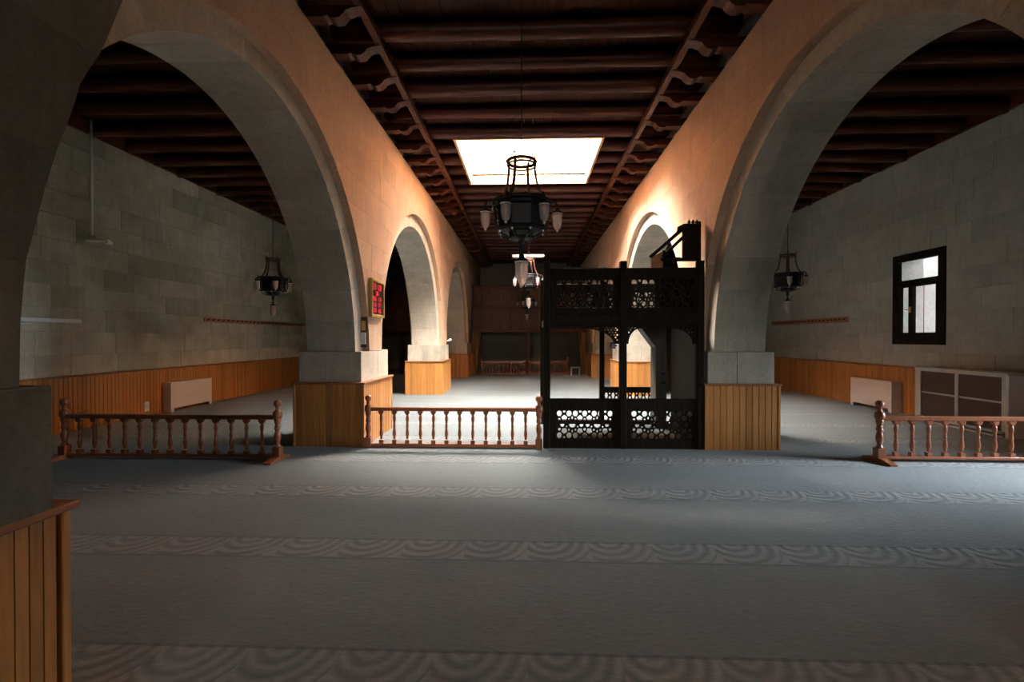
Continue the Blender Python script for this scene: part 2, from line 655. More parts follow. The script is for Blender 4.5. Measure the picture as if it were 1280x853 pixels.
def aisle_wall(name, xf, sgn, ztop, holes, ystart, label):
    mb = MB()
    T = 0.6
    xa, xb = (xf - 0.03 * sgn, xf - sgn * T)
    wall_cells(mb, min(xa, xb), max(xa, xb), Y0 - 0.4, YB + 0.4, 0, ztop + 0.3, holes)
    w_ = mb.build(name, 'stone_mortar')
    tag(w_, label, 'wall', kind='structure')
    rnd = random.Random(len(name))
    z = 0.90
    k = 0
    while z < ztop - 0.05:
        h = 0.40 + rnd.uniform(-0.03, 0.03)
        z1 = min(z + h, ztop + 0.02)
        y = ystart - rnd.uniform(0, 0.6)
        while y < YB - 0.02:
            l = rnd.uniform(0.55, 1.05)
            y1 = min(y + l, YB)
            if YB - y1 < 0.25: y1 = YB
            for q in split_rect((y, y1, z, z1), holes):
                stone_box('x', sgn, xf + sgn * rnd.uniform(-0.003, 0.003), 0.05, *q, w_, 'stone_stained' if sgn > 0 else 'stone_pale')
            y = y1
        z = z1
    return w_


wl = aisle_wall('wall_left', XWL, 1, ZCL, [], 4.2, 'long left aisle wall of dark mottled ashlar stone blocks')
wr = aisle_wall('wall_right', XWR, -1, ZCR, WIN_R + [DOOR], 4.2, 'long right aisle wall of pale grey ashlar blocks pierced by a window')
wb = MB().box(XWL - 0.6, XWR + 0.6, YB, YB + 0.4, 0, 5.9).build('wall_back', 'stone_mortar')
tag(wb, 'plain pale end wall above the wooden gallery', 'wall', kind='structure')
mb = MB()
xs = [XWL - .6] + [v for ab in UNSEEN_FRONT_WIN for v in ab] + [XWR + .6]
for i, (a, b) in enumerate(zip(xs[:-1], xs[1:])):
    if i % 2 == 0:
        mb.box(a, b, Y0 - .4, Y0, 0, 5.9)
    else:
        mb.box(a, b, Y0 - .4, Y0, 0, 2.3).box(a, b, Y0 - .4, Y0, 3.6, 5.9)
wf = mb.build('wall_front', 'stone_mortar')
tag(wf, 'plain stone wall behind the viewpoint', 'wall', kind='structure')


# ------------------------------------------------------------------ arcades
def arcade(name, xn, sgn, label, seed):
    """sgn: direction of the nave as seen from the wall (+1 for the left arcade)"""
    rnd = random.Random(seed)
    xi = xn - sgn * (REC + 0.012)                     # core, nave side
    xo = xn - sgn * (THK - REC - 0.012)               # core, aisle side
    mb = MB()
    xa, xb = min(xi, xo), max(xi, xo)
    # piers
    for k, (a, b) in enumerate(PIERS):
        mb.box(xa, xb, a + 0.06, b - 0.06, 0, ZS + 0.02)
        zt = ZS
    mb.box(xa, xb, YB - 0.2, YB + 0.1, 0, ZS + 0.02)
    # spandrels above the arches
    ys = [Y0]
    for (a, b) in ARCHES:
        c, r = (a + b) / 2, (b - a) / 2 + 0.012
        ys += [c - r * math.cos(PI * i / 28) for i in range(29)]
    ys.append(YB + 0.1)
    ys = sorted(ys)

    def zc(y):
        return max(arch_z(k, y, 0.012, RISE[k] + 0.012) for k in range(len(ARCHES)))
    for a, b in zip(ys[:-1], ys[1:]):
        if b - a < 1e-5: continue
        za, zb = zc(a + 1e-7), zc(b - 1e-7)
        mb.add([(xa, a, za), (xa, b, zb), (xa, b, ZW), (xa, a, ZW), (xb, a, za), (xb, b, zb), (xb, b, ZW), (xb, a, ZW)],
               [(0, 3, 2, 1), (4, 5, 6, 7), (0, 1, 5, 4), (3, 7, 6, 2)])
    mb.box(min(xn - sgn * 0.30, xo), max(xn - sgn * 0.30, xo), Y0, YB, ZW - .01, 5.80)
    core = mb.build(name, 'stone_mortar')
    tag(core, label, 'wall', kind='structure')
    # aisle-side outer order: one plain slab
    mb = MB()
    xs0, xs1 = sorted((xn - sgn * THK, xn - sgn * (THK - REC - 0.01)))
    yy = [Y0 + (YB - Y0) * i / 260 for i in range(261)]
    for a, b in zip(yy[:-1], yy[1:]):
        za, zb = arch_outer(a), arch_outer(b)
        mb.add([(xs0, a, za), (xs0, b, zb), (xs0, b, ZW), (xs0, a, ZW), (xs1, a, za), (xs1, b, zb), (xs1, b, ZW), (xs1, a, ZW)],
               [(0, 3, 2, 1), (4, 5, 6, 7), (0, 1, 5, 4), (3, 7, 6, 2)])
    mb.build('aisle_facing', 'stone', core)
    # voussoirs of the inner order, through the whole inner thickness
    xv0, xv1 = sorted((xn - sgn * REC, xn - sgn * (THK - REC)))
    for ai, (a, b) in enumerate(ARCHES):
        if b < 0: continue
        c, r = (a + b) / 2, (b - a) / 2
        n = 19 if ai < 4 else 13
        for i in range(n):
            t0, t1 = PI * i / n + 0.0006, PI * (i + 1) / n - 0.0006
            vs, fs = [], []
            pr = rnd.uniform(-0.003, 0.003)
            for j in range(5):
                t = t0 + (t1 - t0) * j / 4
                pi_ = arch_pt(ai, t, pr, RISE[ai] + pr)
                po = arch_pt(ai, t, 0.30, RISE_O[ai] + 0.01)
                vs += [(xv0, *pi_), (xv1, *pi_), (xv1, *po), (xv0, *po)]
            for j in range(4):
                o = 4 * j
                for q in range(4):
                    fs.append((o + q, o + (q + 1) % 4, o + 4 + (q + 1) % 4, o + 4 + q))
            fs += [(0, 3, 2, 1), (16, 17, 18, 19)]
            me = bpy.data.meshes.new('voussoir')
            me.from_pydata(vs, [], fs)
            me.materials.append(M['stone'])
            link(bpy.data.objects.new('voussoir', me), core)
    # nave-side facing blocks outside the outer order
    z = ZS
    ystart = 0.4
    row = 0
    zt = ZW
    nrow = 9
    hts = [(zt - ZS) * i / nrow + ZS for i in range(nrow + 1)]
    for row in range(nrow):
        z0, z1 = hts[row], hts[row + 1]
        y = ystart + rnd.uniform(-0.5, 0)
        while y < YB - 0.02:
            y1 = min(y + rnd.uniform(0.6, 1.1), YB)
            if YB - y1 < 0.25: y1 = YB
            facing_block(xn, sgn, y, y1, z0, z1, core, rnd)
            y = y1
    # plinth blocks of every pier, all the way round
    for k, (a, b) in enumerate(PIERS):
        if b < 0: continue
        zt = ZS
        zb = 0.60
        x0, x1 = sorted((xn, xn - sgn * THK))
        ym = (a + b) / 2
        xm = x0 + (x1 - x0) * rnd.uniform(0.4, 0.6)
        for (p0, p1, q0, q1) in ((x0, xm, a, ym), (xm, x1, a, ym + 0.1), (x0, xm, ym, b), (xm, x1, ym + 0.1, b)):
            MB().cbox(p0 + .002, p1 - .002, q0 + .002, q1 - .002, zb, zt - .001, 0.006).build('stone', 'stone', core)
    return core


def facing_block(xn, sgn, y0, y1, z0, z1, parent, rnd):
    g = 0.001
    y0 += g; y1 -= g; z0 += g; z1 -= g
    n = 40
    ys = [y0 + (y1 - y0) * i / n for i in range(n + 1)]
    segs, cur = [], []
    prev = None
    for y in ys:
        zo = arch_outer(y) + 0.002
        if zo < z1 - 0.004:
            if not cur and prev is not None:
                # refine entry
                lo, hi = prev, y
                for _ in range(18):
                    mid = (lo + hi) / 2
                    if arch_outer(mid) + 0.002 < z1 - 0.004: hi = mid
                    else: lo = mid
                cur.append(hi)
            cur.append(y)
        elif cur:
            lo, hi = prev, y
            for _ in range(18):
                mid = (lo + hi) / 2
                if arch_outer(mid) + 0.002 < z1 - 0.004: lo = mid
                else: hi = mid
            cur.append(lo)
            segs.append(cur)
            cur = []
        prev = y
    if cur: segs.append(cur)
    for sg in segs:
        if sg[-1] - sg[0] < 0.03: continue
        low = [(y, max(z0, arch_outer(y) + 0.002)) for y in sg]
        # drop the points of straight runs
        keep = [low[0]]
        for i in range(1, len(low) - 1):
            if abs(low[i][1] - low[i - 1][1]) > 1e-6 or abs(low[i + 1][1] - low[i][1]) > 1e-6:
                keep.append(low[i])
        keep.append(low[-1])
        low = keep
        poly = [p for p in low if True]
        poly = poly + [(low[-1][0], z1), (low[0][0], z1)]
        if low[-1][1] >= z1 - 1e-4: poly.remove((low[-1][0], z1))
        if low[0][1] >= z1 - 1e-4: poly.remove((low[0][0], z1))
        if len(poly) < 3: continue
        xf = xn + sgn * rnd.uniform(-0.002, 0.002)
        xa, xb = sorted((xf, xn - sgn * (REC + 0.01)))
        MB().prism(poly, 'x', xa, xb).build('stone', 'stone_warm_lit', parent)


arcade('wall_nave_left', XL, 1, 'arched stone arcade between the nave and the left aisle', 3)
arcade('wall_nave_right', XR, -1, 'arched stone arcade between the nave and the right aisle', 4)

# ------------------------------------------------------------------ wainscot (pine boards)
def board_mesh():
    p = [(-.5, 0), (-.5, .55), (-.44, 1), (.44, 1), (.5, .55), (.5, 0)]
    return MB().prism(p, 'z', 0, 1).mesh('board', 'board')


BOARD = board_mesh()
trim_no = [0]


def board_run(parent, p0, p1, nrm, z0, z1, wdt, t=0.022):
    """boards side by side from p0 to p1 (xy), facing nrm"""
    p0, p1 = Vector(p0), Vector(p1)
    ln = (p1 - p0).length
    n = max(1, round(ln / wdt))
    rz = math.atan2(nrm[1], nrm[0]) - PI / 2
    for i in range(n):
        q = p0 + (p1 - p0) * ((i + 0.5) / n)
        use('board', BOARD, parent, (q.x, q.y, z0), (ln / n, t, z1 - z0), rz)


# broad respond projecting into the nave beside the camera, its head curving forward into a rib
rsp = empty('wall_near_left', (-2.2, 1.0, 0), 'dark broad stone respond with curving rib head beside the camera', 'wall', kind='structure')
XN = -1.84
prof = [(1.58, 1.42), (1.585, 1.66), (1.605, 1.88), (1.68, 2.20), (1.715, 2.32), (1.755, 2.44), (1.785, 2.53), (1.815, 2.65), (1.89, 2.80), (1.93, 2.90), (2.01, 3.13), (2.11, 3.45), (2.22, 3.80), (2.36, 4.2), (2.55, 4.6), (2.85, 5.0), (3.0, ZW)]
MB().box(XL + .02, XN - .05, 0.2, 1.55, 0, ZW).build('core', 'stone_mortar', rsp)
rr = random.Random(5)
zs_ = [1.42, 1.88, 2.32, 2.80, 3.30, 3.80, 4.25, 4.70, ZW]


def prof_y(z):
    for (y0, z0), (y1, z1) in zip(prof[:-1], prof[1:]):
        if z0 <= z <= z1 + 1e-6:
            return y0 + (y1 - y0) * (z - z0) / (z1 - z0)
    return prof[-1][0]


for z0, z1 in zip(zs_[:-1], zs_[1:]):
    ym = rr.uniform(.8, 1.2)
    zz_ = [z0 + .001 + (z1 - z0 - .002) * i / 6 for i in range(7)]
    MB().prism([(ym + .002, z0 + .001)] + [(prof_y(z), z) for z in zz_] + [(ym + .002, z1 - .001)], 'x', XL + .01, XN + rr.uniform(-.004, .004)).build('stone', 'stone_shaded', rsp)
    MB().cbox(XL + .01, XN + rr.uniform(-.004, .004), 0.18, ym - .002, z0 + .001, z1 - .001, .005).build('stone', 'stone_shaded', rsp)
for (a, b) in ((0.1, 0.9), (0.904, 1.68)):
    MB().cbox(XL + .01, XN + .02, a, b, .935, 1.418, .006).build('stone', 'stone_shaded', rsp)
trim_no[0] += 1
t = empty('trim_%d' % trim_no[0], (-1.8, 1.0, 0), 'pine board wainscot with red cap around the near left respond beside the camera', 'wainscot', kind='structure')
XW_ = -1.83
MB().box(XL + .05, XW_ - .035, 0.1, 1.725, 0, .915).build('backing', 'cap', t)
board_run(t, (XW_ - .024, .1), (XW_ - .024, 1.70), (1, 0), 0, .915, .048)
board_run(t, (XW_ - .03, 1.736), (XL + .1, 1.736), (0, 1), 0, .915, .066)
MB().cbox(XW_ - .034, XW_ - .002, 1.725, 1.757, 0, .915, .004).build('corner_post', 'board', t)
MB().cbox(XL + .05, XW_ + .02, 0.1, 1.78, .915, .945, .006).build('cap_rail', 'cap', t)

# ------------------------------------------------------------------ ceilings: planks, logs, corbels
ceil = empty('ceiling', (0, 0, 5.2), 'dark beamed timber ceiling over nave and aisles with a skylight', 'ceiling', kind='structure')
rnd = random.Random(11)
cx = (XL + XR) / 2


def planks(x0, x1, wdt, z, hole=None):
    x = x0
    while x < x1 - 0.01:
        xe = min(x + wdt, x1)
        spans = [(Y0, YB)]
        if hole and xe > hole[0] + 0.001 and x < hole[1] - 0.001:
            spans = [(Y0, hole[2]), (hole[3], YB)]
        for (a, b) in spans:
            MB().box(x + .003, xe - .003, a, b, z + rnd.uniform(0, .004), z + 0.05).build('plank', 'plank', ceil)
        x = xe


hx0, hx1, hy0, hy1 = SKY
pw = (hx1 - hx0) / 17
planks(hx0 - 8 * pw, hx1 + 8 * pw, pw, ZC, SKY)
planks(XWL - 0.1, XL - THK + 0.1, 0.24, ZCL)
planks(XR + THK - 0.1, XWR + 0.1, 0.24, ZCR)
# outer roof skin so that no daylight leaks between the planks
rb = MB()
for (a, b, c, d) in ((XWL - .6, hx0 - .06, Y0 - .4, YB + .4), (hx1 + .06, XWR + .6, Y0 - .4, YB + .4), (hx0 - .06, hx1 + .06, Y0 - .4, hy0 - .06), (hx0 - .06, hx1 + .06, hy1 + .06, YB + .4)):
    rb.box(a, b, c, d, 5.76, 5.84)
rb.build('roof_deck', 'plank', ceil)

LOGY = [8.58, 7.84, 7.05, 6.41, 5.74, 5.02, 4.33, 3.62, 2.92, 2.2, 1.5, 0.8, 0.1, -0.6, -1.3, -2.0, -2.7, -3.4, -4.1, -4.8, -5.5, -6.2]
y = 8.58 + 0.66
while y < YB - 0.2:
    LOGY.append(y)
    y += 0.65 + rnd.uniform(-0.03, 0.03)
LOGR = 0.116


def log(x0, x1, y, z, r):
    n = 7
    pts, rs = [], []
    w1, w2 = rnd.uniform(-.014, .014), rnd.uniform(-.014, .014)
    for i in range(n):
        t = i / (n - 1)
        pts.append((x0 + (x1 - x0) * t, y + w1 * math.sin(t * 5 + y), z + w2 * math.sin(t * 4 + 2 * y)))
        rs.append(r * (1 + rnd.uniform(-.05, .05)))
    MB().tube(pts, rs, 10).build('log_beam', 'log', ceil)


for y in LOGY:
    r = LOGR * rnd.uniform(0.92, 1.08)
    if hy0 - 0.10 < y < hy1 + 0.14:
        log(XL - 0.02, hx0 - 0.05, y, ZC - r, r)
        log(hx1 + 0.05, XR + 0.02, y, ZC - r, r)
    else:
        log(XL - 0.02, XR + 0.02, y, ZC - r, r)
    ra = 0.12 * rnd.uniform(0.9, 1.1)
    if y > -1:
        log(XWL, XL - THK + 0.02, y + 0.1, ZCL - ra, ra)
        log(XR + THK - 0.02, XWR, y + 0.05, ZCR - ra, ra)
MB().box(XWL, XWL + .05, Y0, YB, ZCL - .225, ZCL + .05).build('wall_plate', 'log', ceil)
MB().box(XWR - .05, XWR, Y0, YB, ZCR - .225, ZCR + .05).build('wall_plate', 'log', ceil)
for s in (-1, 1):
    xc = cx + s * 1.93
    MB().cbox(xc - 0.045, xc + 0.045, Y0, YB, 5.255, 5.372, 0.012).build('long_beam', 'log', ceil)
    for y in LOGY:
        if y < 1: continue
        yy = y + rnd.uniform(-.03, .03)
        X = lambda d: cx + s * d
        xe = 2.80
        poly = [(X(xe), ZW), (X(2.32), ZW), (X(2.27), ZW + .012), (X(2.25), ZW - .008), (X(2.20), ZW - .022), (X(2.14), ZW - .012), (X(2.10), ZW + .02), (X(2.07), ZW + .06), (X(2.00), ZW + .085), (X(1.89), ZW + .10), (X(1.89), ZW + .112), (X(xe), ZW + .13)]
        MB().prism(poly, 'y', yy - 0.075, yy + 0.075).build('corbel', 'log', ceil)

# skylight
sk = empty('window_1', ((hx0 + hx1) / 2, (hy0 + hy1) / 2, 5.4), 'bright rectangular skylight cut through the nave ceiling', 'skylight', kind='structure')
zt = SHAFT_TOP
for nm, bx in (('left_lining', (hx0 - .05, hx0, hy0 - .05, hy1 + .05)), ('right_lining', (hx1, hx1 + .05, hy0 - .05, hy1 + .05)),
               ('front_lining', (hx0, hx1, hy0 - .05, hy0)), ('back_lining', (hx0, hx1, hy1, hy1 + .05))):
    MB().box(*bx, 5.40, zt).build('lining_board', 'shaft', sk)
MB().box(hx0 - .05, hx1 + .05, hy0 - .05, hy1 + .05, zt + .005, zt + .012).build('pane', 'sky_glass', sk)

# ------------------------------------------------------------------ wainscots of piers and walls
def pier_wainscot(xn, sgn, a, b, ztop, side, where, wdt=0.067, full=True):
    trim_no[0] += 1
    e = 0.055
    x0, x1 = sorted((xn + sgn * e, xn - sgn * (THK + e)))
    y0, y1 = a - e, b + e
    t = empty('trim_%d' % trim_no[0], ((x0 + x1) / 2, (y0 + y1) / 2, 0), 'pine board wainscot box around the foot of ' + where, 'wainscot', kind='structure')
    k = 0.024
    MB().box(x0 + k + .012, x1 - k - .012, y0 + k + .012, y1 - k - .012, 0, ztop - 0.03).build('backing', 'cap', t)
    zb = 0.0
    board_run(t, (x0 + .03, y0 + k), (x1 - .03, y0 + k), (0, -1), zb, ztop - .03, wdt)
    xs = x1 if sgn > 0 else x0
    board_run(t, (xs - sgn * k, y0 + .03), (xs - sgn * k, y1 - .03), (sgn, 0), zb, ztop - .03, wdt)
    if full:
        xs2 = x0 if sgn > 0 else x1
        board_run(t, (xs2 + sgn * k, y0 + .03), (xs2 + sgn * k, y1 - .03), (-sgn, 0), zb, ztop - .03, wdt * 1.3)
        board_run(t, (x0 + .03, y1 - k), (x1 - .03, y1 - k), (0, 1), zb, ztop - .03, wdt * 1.3)
    for px in (x0, x1):
        for py in (y0, y1):
            qx = px + (0.014 if px == x0 else -0.014)
            qy = py + (0.014 if py == y0 else -0.014)
            MB().cbox(qx - .018, qx + .018, qy - .018, qy + .018, 0, ztop - .028, .004).build('corner_post', 'board', t)
    MB().cbox(x0 - .02, x1 + .02, y0 - .02, y1 + .02, ztop - .03, ztop, .006).build('cap_rail', 'cap', t)
    return t


ORD = ['', 'the near left pier beside the camera', 'the left pier by the prayer time display', 'the second left pier beyond the first arch', 'the third left pier before the gallery']
ORDR = ['', 'the near right pier outside the frame', 'the right pier beside the dark carved platform', 'the sunlit right pier behind the dark platform', 'the third right pier before the gallery']
for k in range(1, 5):
    a, b = PIERS[k]
    zt_ = 0.945
    if k > 1:
        pier_wainscot(XL, 1, a, b, zt_, 'left', ORD[k], 0.088, full=(k == 2))
    pier_wainscot(XR, -1, a, b, zt_, 'right', ORDR[k], 0.092, full=(k == 2))


def wall_wainscot(xf, sgn, segs, ztop, label, wdt=0.085):
    trim_no[0] += 1
    t = empty('trim_%d' % trim_no[0], (xf, 10, 0), label, 'wainscot', kind='structure')
    for (a, b) in segs:
        xa, xb = sorted((xf - sgn * .02, xf + sgn * .012))
        MB().box(xa, xb, a, b, 0, ztop - .03).build('backing', 'cap', t)
        board_run(t, (xf + sgn * .012, a), (xf + sgn * .012, b), (sgn, 0), 0, ztop - .03, wdt, .02)
        xa, xb = sorted((xf - sgn * .02, xf + sgn * .055))
        MB().cbox(xa, xb, a, b, ztop - .03, ztop, .006).build('cap_rail', 'cap', t)


wall_wainscot(XWL, 1, [(4.5, YB)], 0.95, 'pine board wainscot along the left aisle wall', 0.08)
wall_wainscot(XWR, -1, [(2.0, 4.70), (6.0, 7.40), (9.16, YB)], 0.995, 'pine board wainscot along the right aisle wall', 0.08)

# ------------------------------------------------------------------ windows in the right wall
def window(no, a, b, c, d, label):
    """dark framed window, outer corners y a..b, z c..d; unequal casements as seen from the nave (large one on the near side)"""
    x = XWR
    t = empty('window_%d' % no, (x, (a + b) / 2, c), label, 'window', kind='structure')
    fr = MB()
    fw = 0.145
    x0, x1 = x - 0.035, x + 0.06
    zm0, zm1 = 2.685, 2.80
    fr.cbox(x0, x1, a, b, c, c + .19, .008).cbox(x0, x1, a, b, d - fw, d, .008)
    fr.cbox(x0, x1, a, a + fw, c + .19, d - fw, .008).cbox(x0, x1, b - fw, b, c + .19, d - fw, .008)
    fr.cbox(x0, x1, a + fw, b - fw, zm0, zm1, .008)
    fr.build('frame', 'dark_wood', t)
    ym = b - 0.46
    for (p, q) in ((a + fw, ym - .0), (ym, b - fw)):
        cs = MB()
        s_ = 0.055
        cs.box(x - .02, x + .045, p, q, c + .19, c + .19 + s_).box(x - .02, x + .045, p, q, zm0 - .03, zm0)
        cs.box(x - .02, x + .045, p, p + s_, c + .19 + s_, zm0 - .03).box(x - .02, x + .045, q - s_, q, c + .19 + s_, zm0 - .03)
        cas = cs.build('casement', 'dark_wood', t)
        MB().box(x + .012, x + .018, p + s_, q - s_, c + .19 + s_, zm0 - .03).build('pane', 'glass', cas)
    MB().box(x + .012, x + .018, a + fw, b - fw, zm1, d - fw).build('pane', 'glass', t)
    h = MB().box(x - .045, x - .02, ym - .02, ym + .02, 2.12, 2.24).tube([(x - .045, ym, 2.18), (x - .07, ym, 2.18), (x - .075, ym + .06, 2.18)], .012, 6)
    h.build('handle', 'gold', t)
    # pale outer reveal
    rv = MB()
    xo0, xo1 = x + .06, x + .60
    rv.box(xo0, xo1, a - .02, a + .03, c, d).box(xo0, xo1, b - .03, b + .02, c, d).box(xo0, xo1, a + .03, b - .03, c - .02, c + .05).box(xo0, xo1, a + .03, b - .03, d - .05, d + .02)
    rv.build('reveal', 'plaster', t)
    # slender white outer jamb and maroon pipe beyond the glass are outside things (built once below)
    return t


window(2, *WIN_R[0], 'dark brown window with transom and unequal casements in the right wall')

for i, (a, b) in enumerate(UNSEEN_FRONT_WIN):
    t = empty('window_%d' % (3 + i), ((a + b) / 2, Y0, 2.3), ('left' if i == 0 else 'right') + ' unseen dark framed window behind the viewpoint, holding an added lamp', 'window', kind='structure')
    fr = MB()
    fr.cbox(a, a + .07, Y0 - .1, Y0 - .03, 2.3, 3.6, .006).cbox(b - .07, b, Y0 - .1, Y0 - .03, 2.3, 3.6, .006).cbox(a + .07, b - .07, Y0 - .1, Y0 - .03, 2.3, 2.37, .006).cbox(a + .07, b - .07, Y0 - .1, Y0 - .03, 3.53, 3.6, .006).cbox((a + b) / 2 - .03, (a + b) / 2 + .03, Y0 - .1, Y0 - .03, 2.37, 3.53, .006)
    fr.build('frame', 'dark_wood', t)
    MB().box(a + .05, b - .05, Y0 - .07, Y0 - .06, 2.35, 3.55).build('pane', 'glass', t)
pw_ = MB().box(-4, 4, Y0 - 3.2, Y0 - 3.0, -.5, 4.6).box(-4, -3.8, Y0 - 3.0, Y0 - .4, -.5, 4.6).box(3.8, 4, Y0 - 3.0, Y0 - .4, -.5, 4.6).box(-4, 4, Y0 - 3.2, Y0 - .4, 4.6, 4.8).build('sky_blocker', 'plaster')  # unseen box added to keep the sky out of the front windows
tag(pw_, 'unseen box added to block the sky outside the wall behind the viewpoint', 'wall', kind='structure')
nb = MB()
nb.box(10.3, 10.6, 3.3, 30.0, -0.5, 4.6).box(XWR + .6, 10.3, 3.3, 3.5, -0.5, 4.6).box(XWR + .6, 10.3, 3.5, 7.3, 4.4, 4.6).box(XWR + .6, 10.3, 7.2, 7.3, -0.5, 4.6).box(XWR + .6, 10.12, 7.3, 30.0, 4.4, 4.6).box(XWR + .6, 10.3, 29.8, 30.0, -0.5, 4.6)  # outer wall is seen; roof and end walls are added to block the sky
nb.build('neighbouring_wall_sky_cover', 'plaster')
nb = bpy.data.objects['neighbouring_wall_sky_cover']
tag(nb, 'pale rendered wall seen through the right aisle window, with added roof and ends blocking sky', 'wall', kind='structure')
MB().tube([(9.7, 11.60, -0.3), (9.7, 11.60, 2.95)], .06, 10).build('downpipe', 'maroon')
tag(bpy.data.objects['downpipe'], 'maroon pipe standing outside the right aisle window', 'pipe')
dr = empty('door_1', (XWR, 5.35, 0), 'open dark wooden doorway in the right aisle wall just outside the frame', 'door', kind='structure')
fr = MB()
fr.cbox(XWR - .03, XWR + .12, 4.70, 4.78, 0, 2.2, .006).cbox(XWR - .03, XWR + .12, 5.92, 6.0, 0, 2.2, .006).cbox(XWR - .03, XWR + .12, 4.78, 5.92, 2.12, 2.2, .006)
fr.build('frame', 'dark_wood', dr)
lf = MB().cbox(XWR + .14, XWR + 1.26, 5.93, 5.98, .02, 2.1, .006).build('door_leaf', 'dark_wood', dr)
MB().tube([(XWR + 1.15, 5.93, 1.0), (XWR + 1.15, 5.87, 1.0), (XWR + 1.04, 5.87, 1.0)], .012, 6).build('door_handle', 'alu', lf)
gr = MB().box(XWR + .6, 40, -30, 50, -0.6, -0.3).build('ground', 'plaster')
tag(gr, 'pale paved ground outside the right wall', 'ground', kind='structure')

# ------------------------------------------------------------------ low balustrades
BAL_P = [(.030, .0), (.030, .055), (.018, .065), (.016, .085), (.024, .12), (.027, .155), (.020, .20), (.014, .235), (.022, .25), (.022, .262), (.014, .272), (.022, .282), (.014, .296), (.018, .32), (.025, .36), (.021, .395), (.014, .425), (.020, .437), (.031, .448), (.033, .48)]


def baluster_mesh():
    mb = MB()
    mb.box(-.029, .029, -.026, .026, 0, .052)
    mb.lathe(BAL_P[2:-3], seg=10)
    mb.prism([(-.018, .425), (-.022, .44), (-.036, .452), (-.036, .482), (.036, .482), (.036, .452), (.022, .44), (.018, .425)], 'y', -.026, .026)
    return mb.mesh('baluster', 'rail')


BAL = baluster_mesh()


def post_mesh():
    mb = MB()
    mb.cbox(-.05, .05, -.05, .05, 0, .15, .006)
    mb.lathe([(.040, .15), (.045, .16), (.030, .175), (.028, .20), (.040, .25), (.044, .29), (.034, .34), (.026, .37), (.042, .38), (.042, .395), (.028, .405), (.042, .415), (.028, .43), (.036, .46), (.045, .50), (.040, .52)], seg=12)
    mb.lathe([(.045, .52), (.056, .535), (.058, .575), (.052, .61), (.030, .625), (.022, .645), (.030, .655), (.022, .668), (.040, .685), (.050, .71), (.048, .735), (.030, .758), (.0, .765)], seg=12)
    return mb.mesh('post', 'rail')


POST = post_mesh()


def balustrade(x0, x1, y, n, label, feet=True, mat_h=1.0, name='wooden_balustrade', group='low turned balustrades across the arches'):
    t = empty(name, ((x0 + x1) / 2, y, 0), label, 'railing', group)
    zf = .028 if feet else 0.0
    for x in (x0, x1):
        use('post', POST, t, (x, y, zf))
        if feet:
            MB().prism([(y - .24, 0), (y - .24, .022), (y - .10, .055), (y + .10, .055), (y + .24, .022), (y + .24, 0)], 'x', x - .045, x + .045).build('foot', 'rail', t)
    MB().cbox(x0 + .04, x1 - .04, y - .038, y + .038, .535, .588, .008).build('top_rail', 'rail', t)
    MB().cbox(x0 + .04, x1 - .04, y - .034, y + .034, .012 + zf, .062 + zf * .5, .006).build('bottom_rail', 'rail', t)
    for i in range(n):
        x = x0 + (x1 - x0) * (i + 1) / (n + 1)
        use('baluster', BAL, t, (x, y, .062 + zf * .5), (1, 1, (.535 - .062 - zf * .5) / .482))
    return t


balustrade(-6.15, -3.27, 5.82, 13, 'low reddish turned balustrade across the left aisle, in shadow')
balustrade(-2.33, 0.155, 6.56, 12, 'low turned balustrade across the nave beside the carved platform', feet=False)
balustrade(4.53, 7.4, 6.03, 13, 'low orange-brown turned balustrade across the right aisle by the cabinet')
balustrade(-2.0, -0.15, 19.60, 15, 'dim balustrade under the gallery, left of the middle post', feet=False)
balustrade(0.1, 1.70, 19.60, 15, 'dim balustrade under the gallery, right of the middle post', feet=False)

# ------------------------------------------------------------------ carved platform (right foreground)
KY, KB = 6.62, 8.5
kp = empty('carved_platform', (1.36, 7.5, 0), 'dark carved wooden platform on posts with star lattice screens beside right pier', 'platform')


def star_holes(x0, x1, z0, z1):
    """openings of the star lattice, placed after the panel's pattern (crop units 170..920 x 255..620)"""
    H = []
    fx = (x1 - x0) / 750.0
    fz = (z1 - z0) / 365.0

    def add(px, py, r, n=8, rx=None, rot=0.0, mirror=True):
        for q in ([py, 875 - py] if mirror and abs(py - 437.5) > 4 else [py]):
            H.append(ngon(x0 + (px - 170) * fx, z1 - (q - 255) * fz, (rx or r) * fx, r * fz, n, rot if q == py else -rot))
    for px in (205, 335, 420, 545, 672, 755, 885): add(px, 295, 41, 7, 36, PI / 2)
    for px in (270, 485, 605, 820): add(px, 268, 18, 6, 19)
    for px in (272, 482, 607, 818): add(px, 354, 42, 5, 42, PI / 2)
    for px in (205, 545, 885): add(px, 374, 21, 6, 20)
    for cx_ in (378, 712):
        for dx in (-44, 44): add(cx_ + dx, 368, 16, 5, 15)
        add(cx_, 350, 24, 4, 13)
        for dx in (-75, 75):
            add(cx_ + dx, 410, 13, 5, 14)
        H.append([(x0 + (cx_ - 170 + (50 if k % 2 else 36) * math.cos(2 * PI * k / 24)) * fx, z0 + (z1 - z0) / 2 + (50 if k % 2 else 36) * fz * math.sin(2 * PI * k / 24)) for k in range(24)])
    for px in (245, 503, 585, 845): add(px, 437.5, 34, 8, 28, 0, False)
    return H


def place(mb, vs, fs, dy):
    mb.add([(x, y + dy, z) for (x, y, z) in vs], fs)


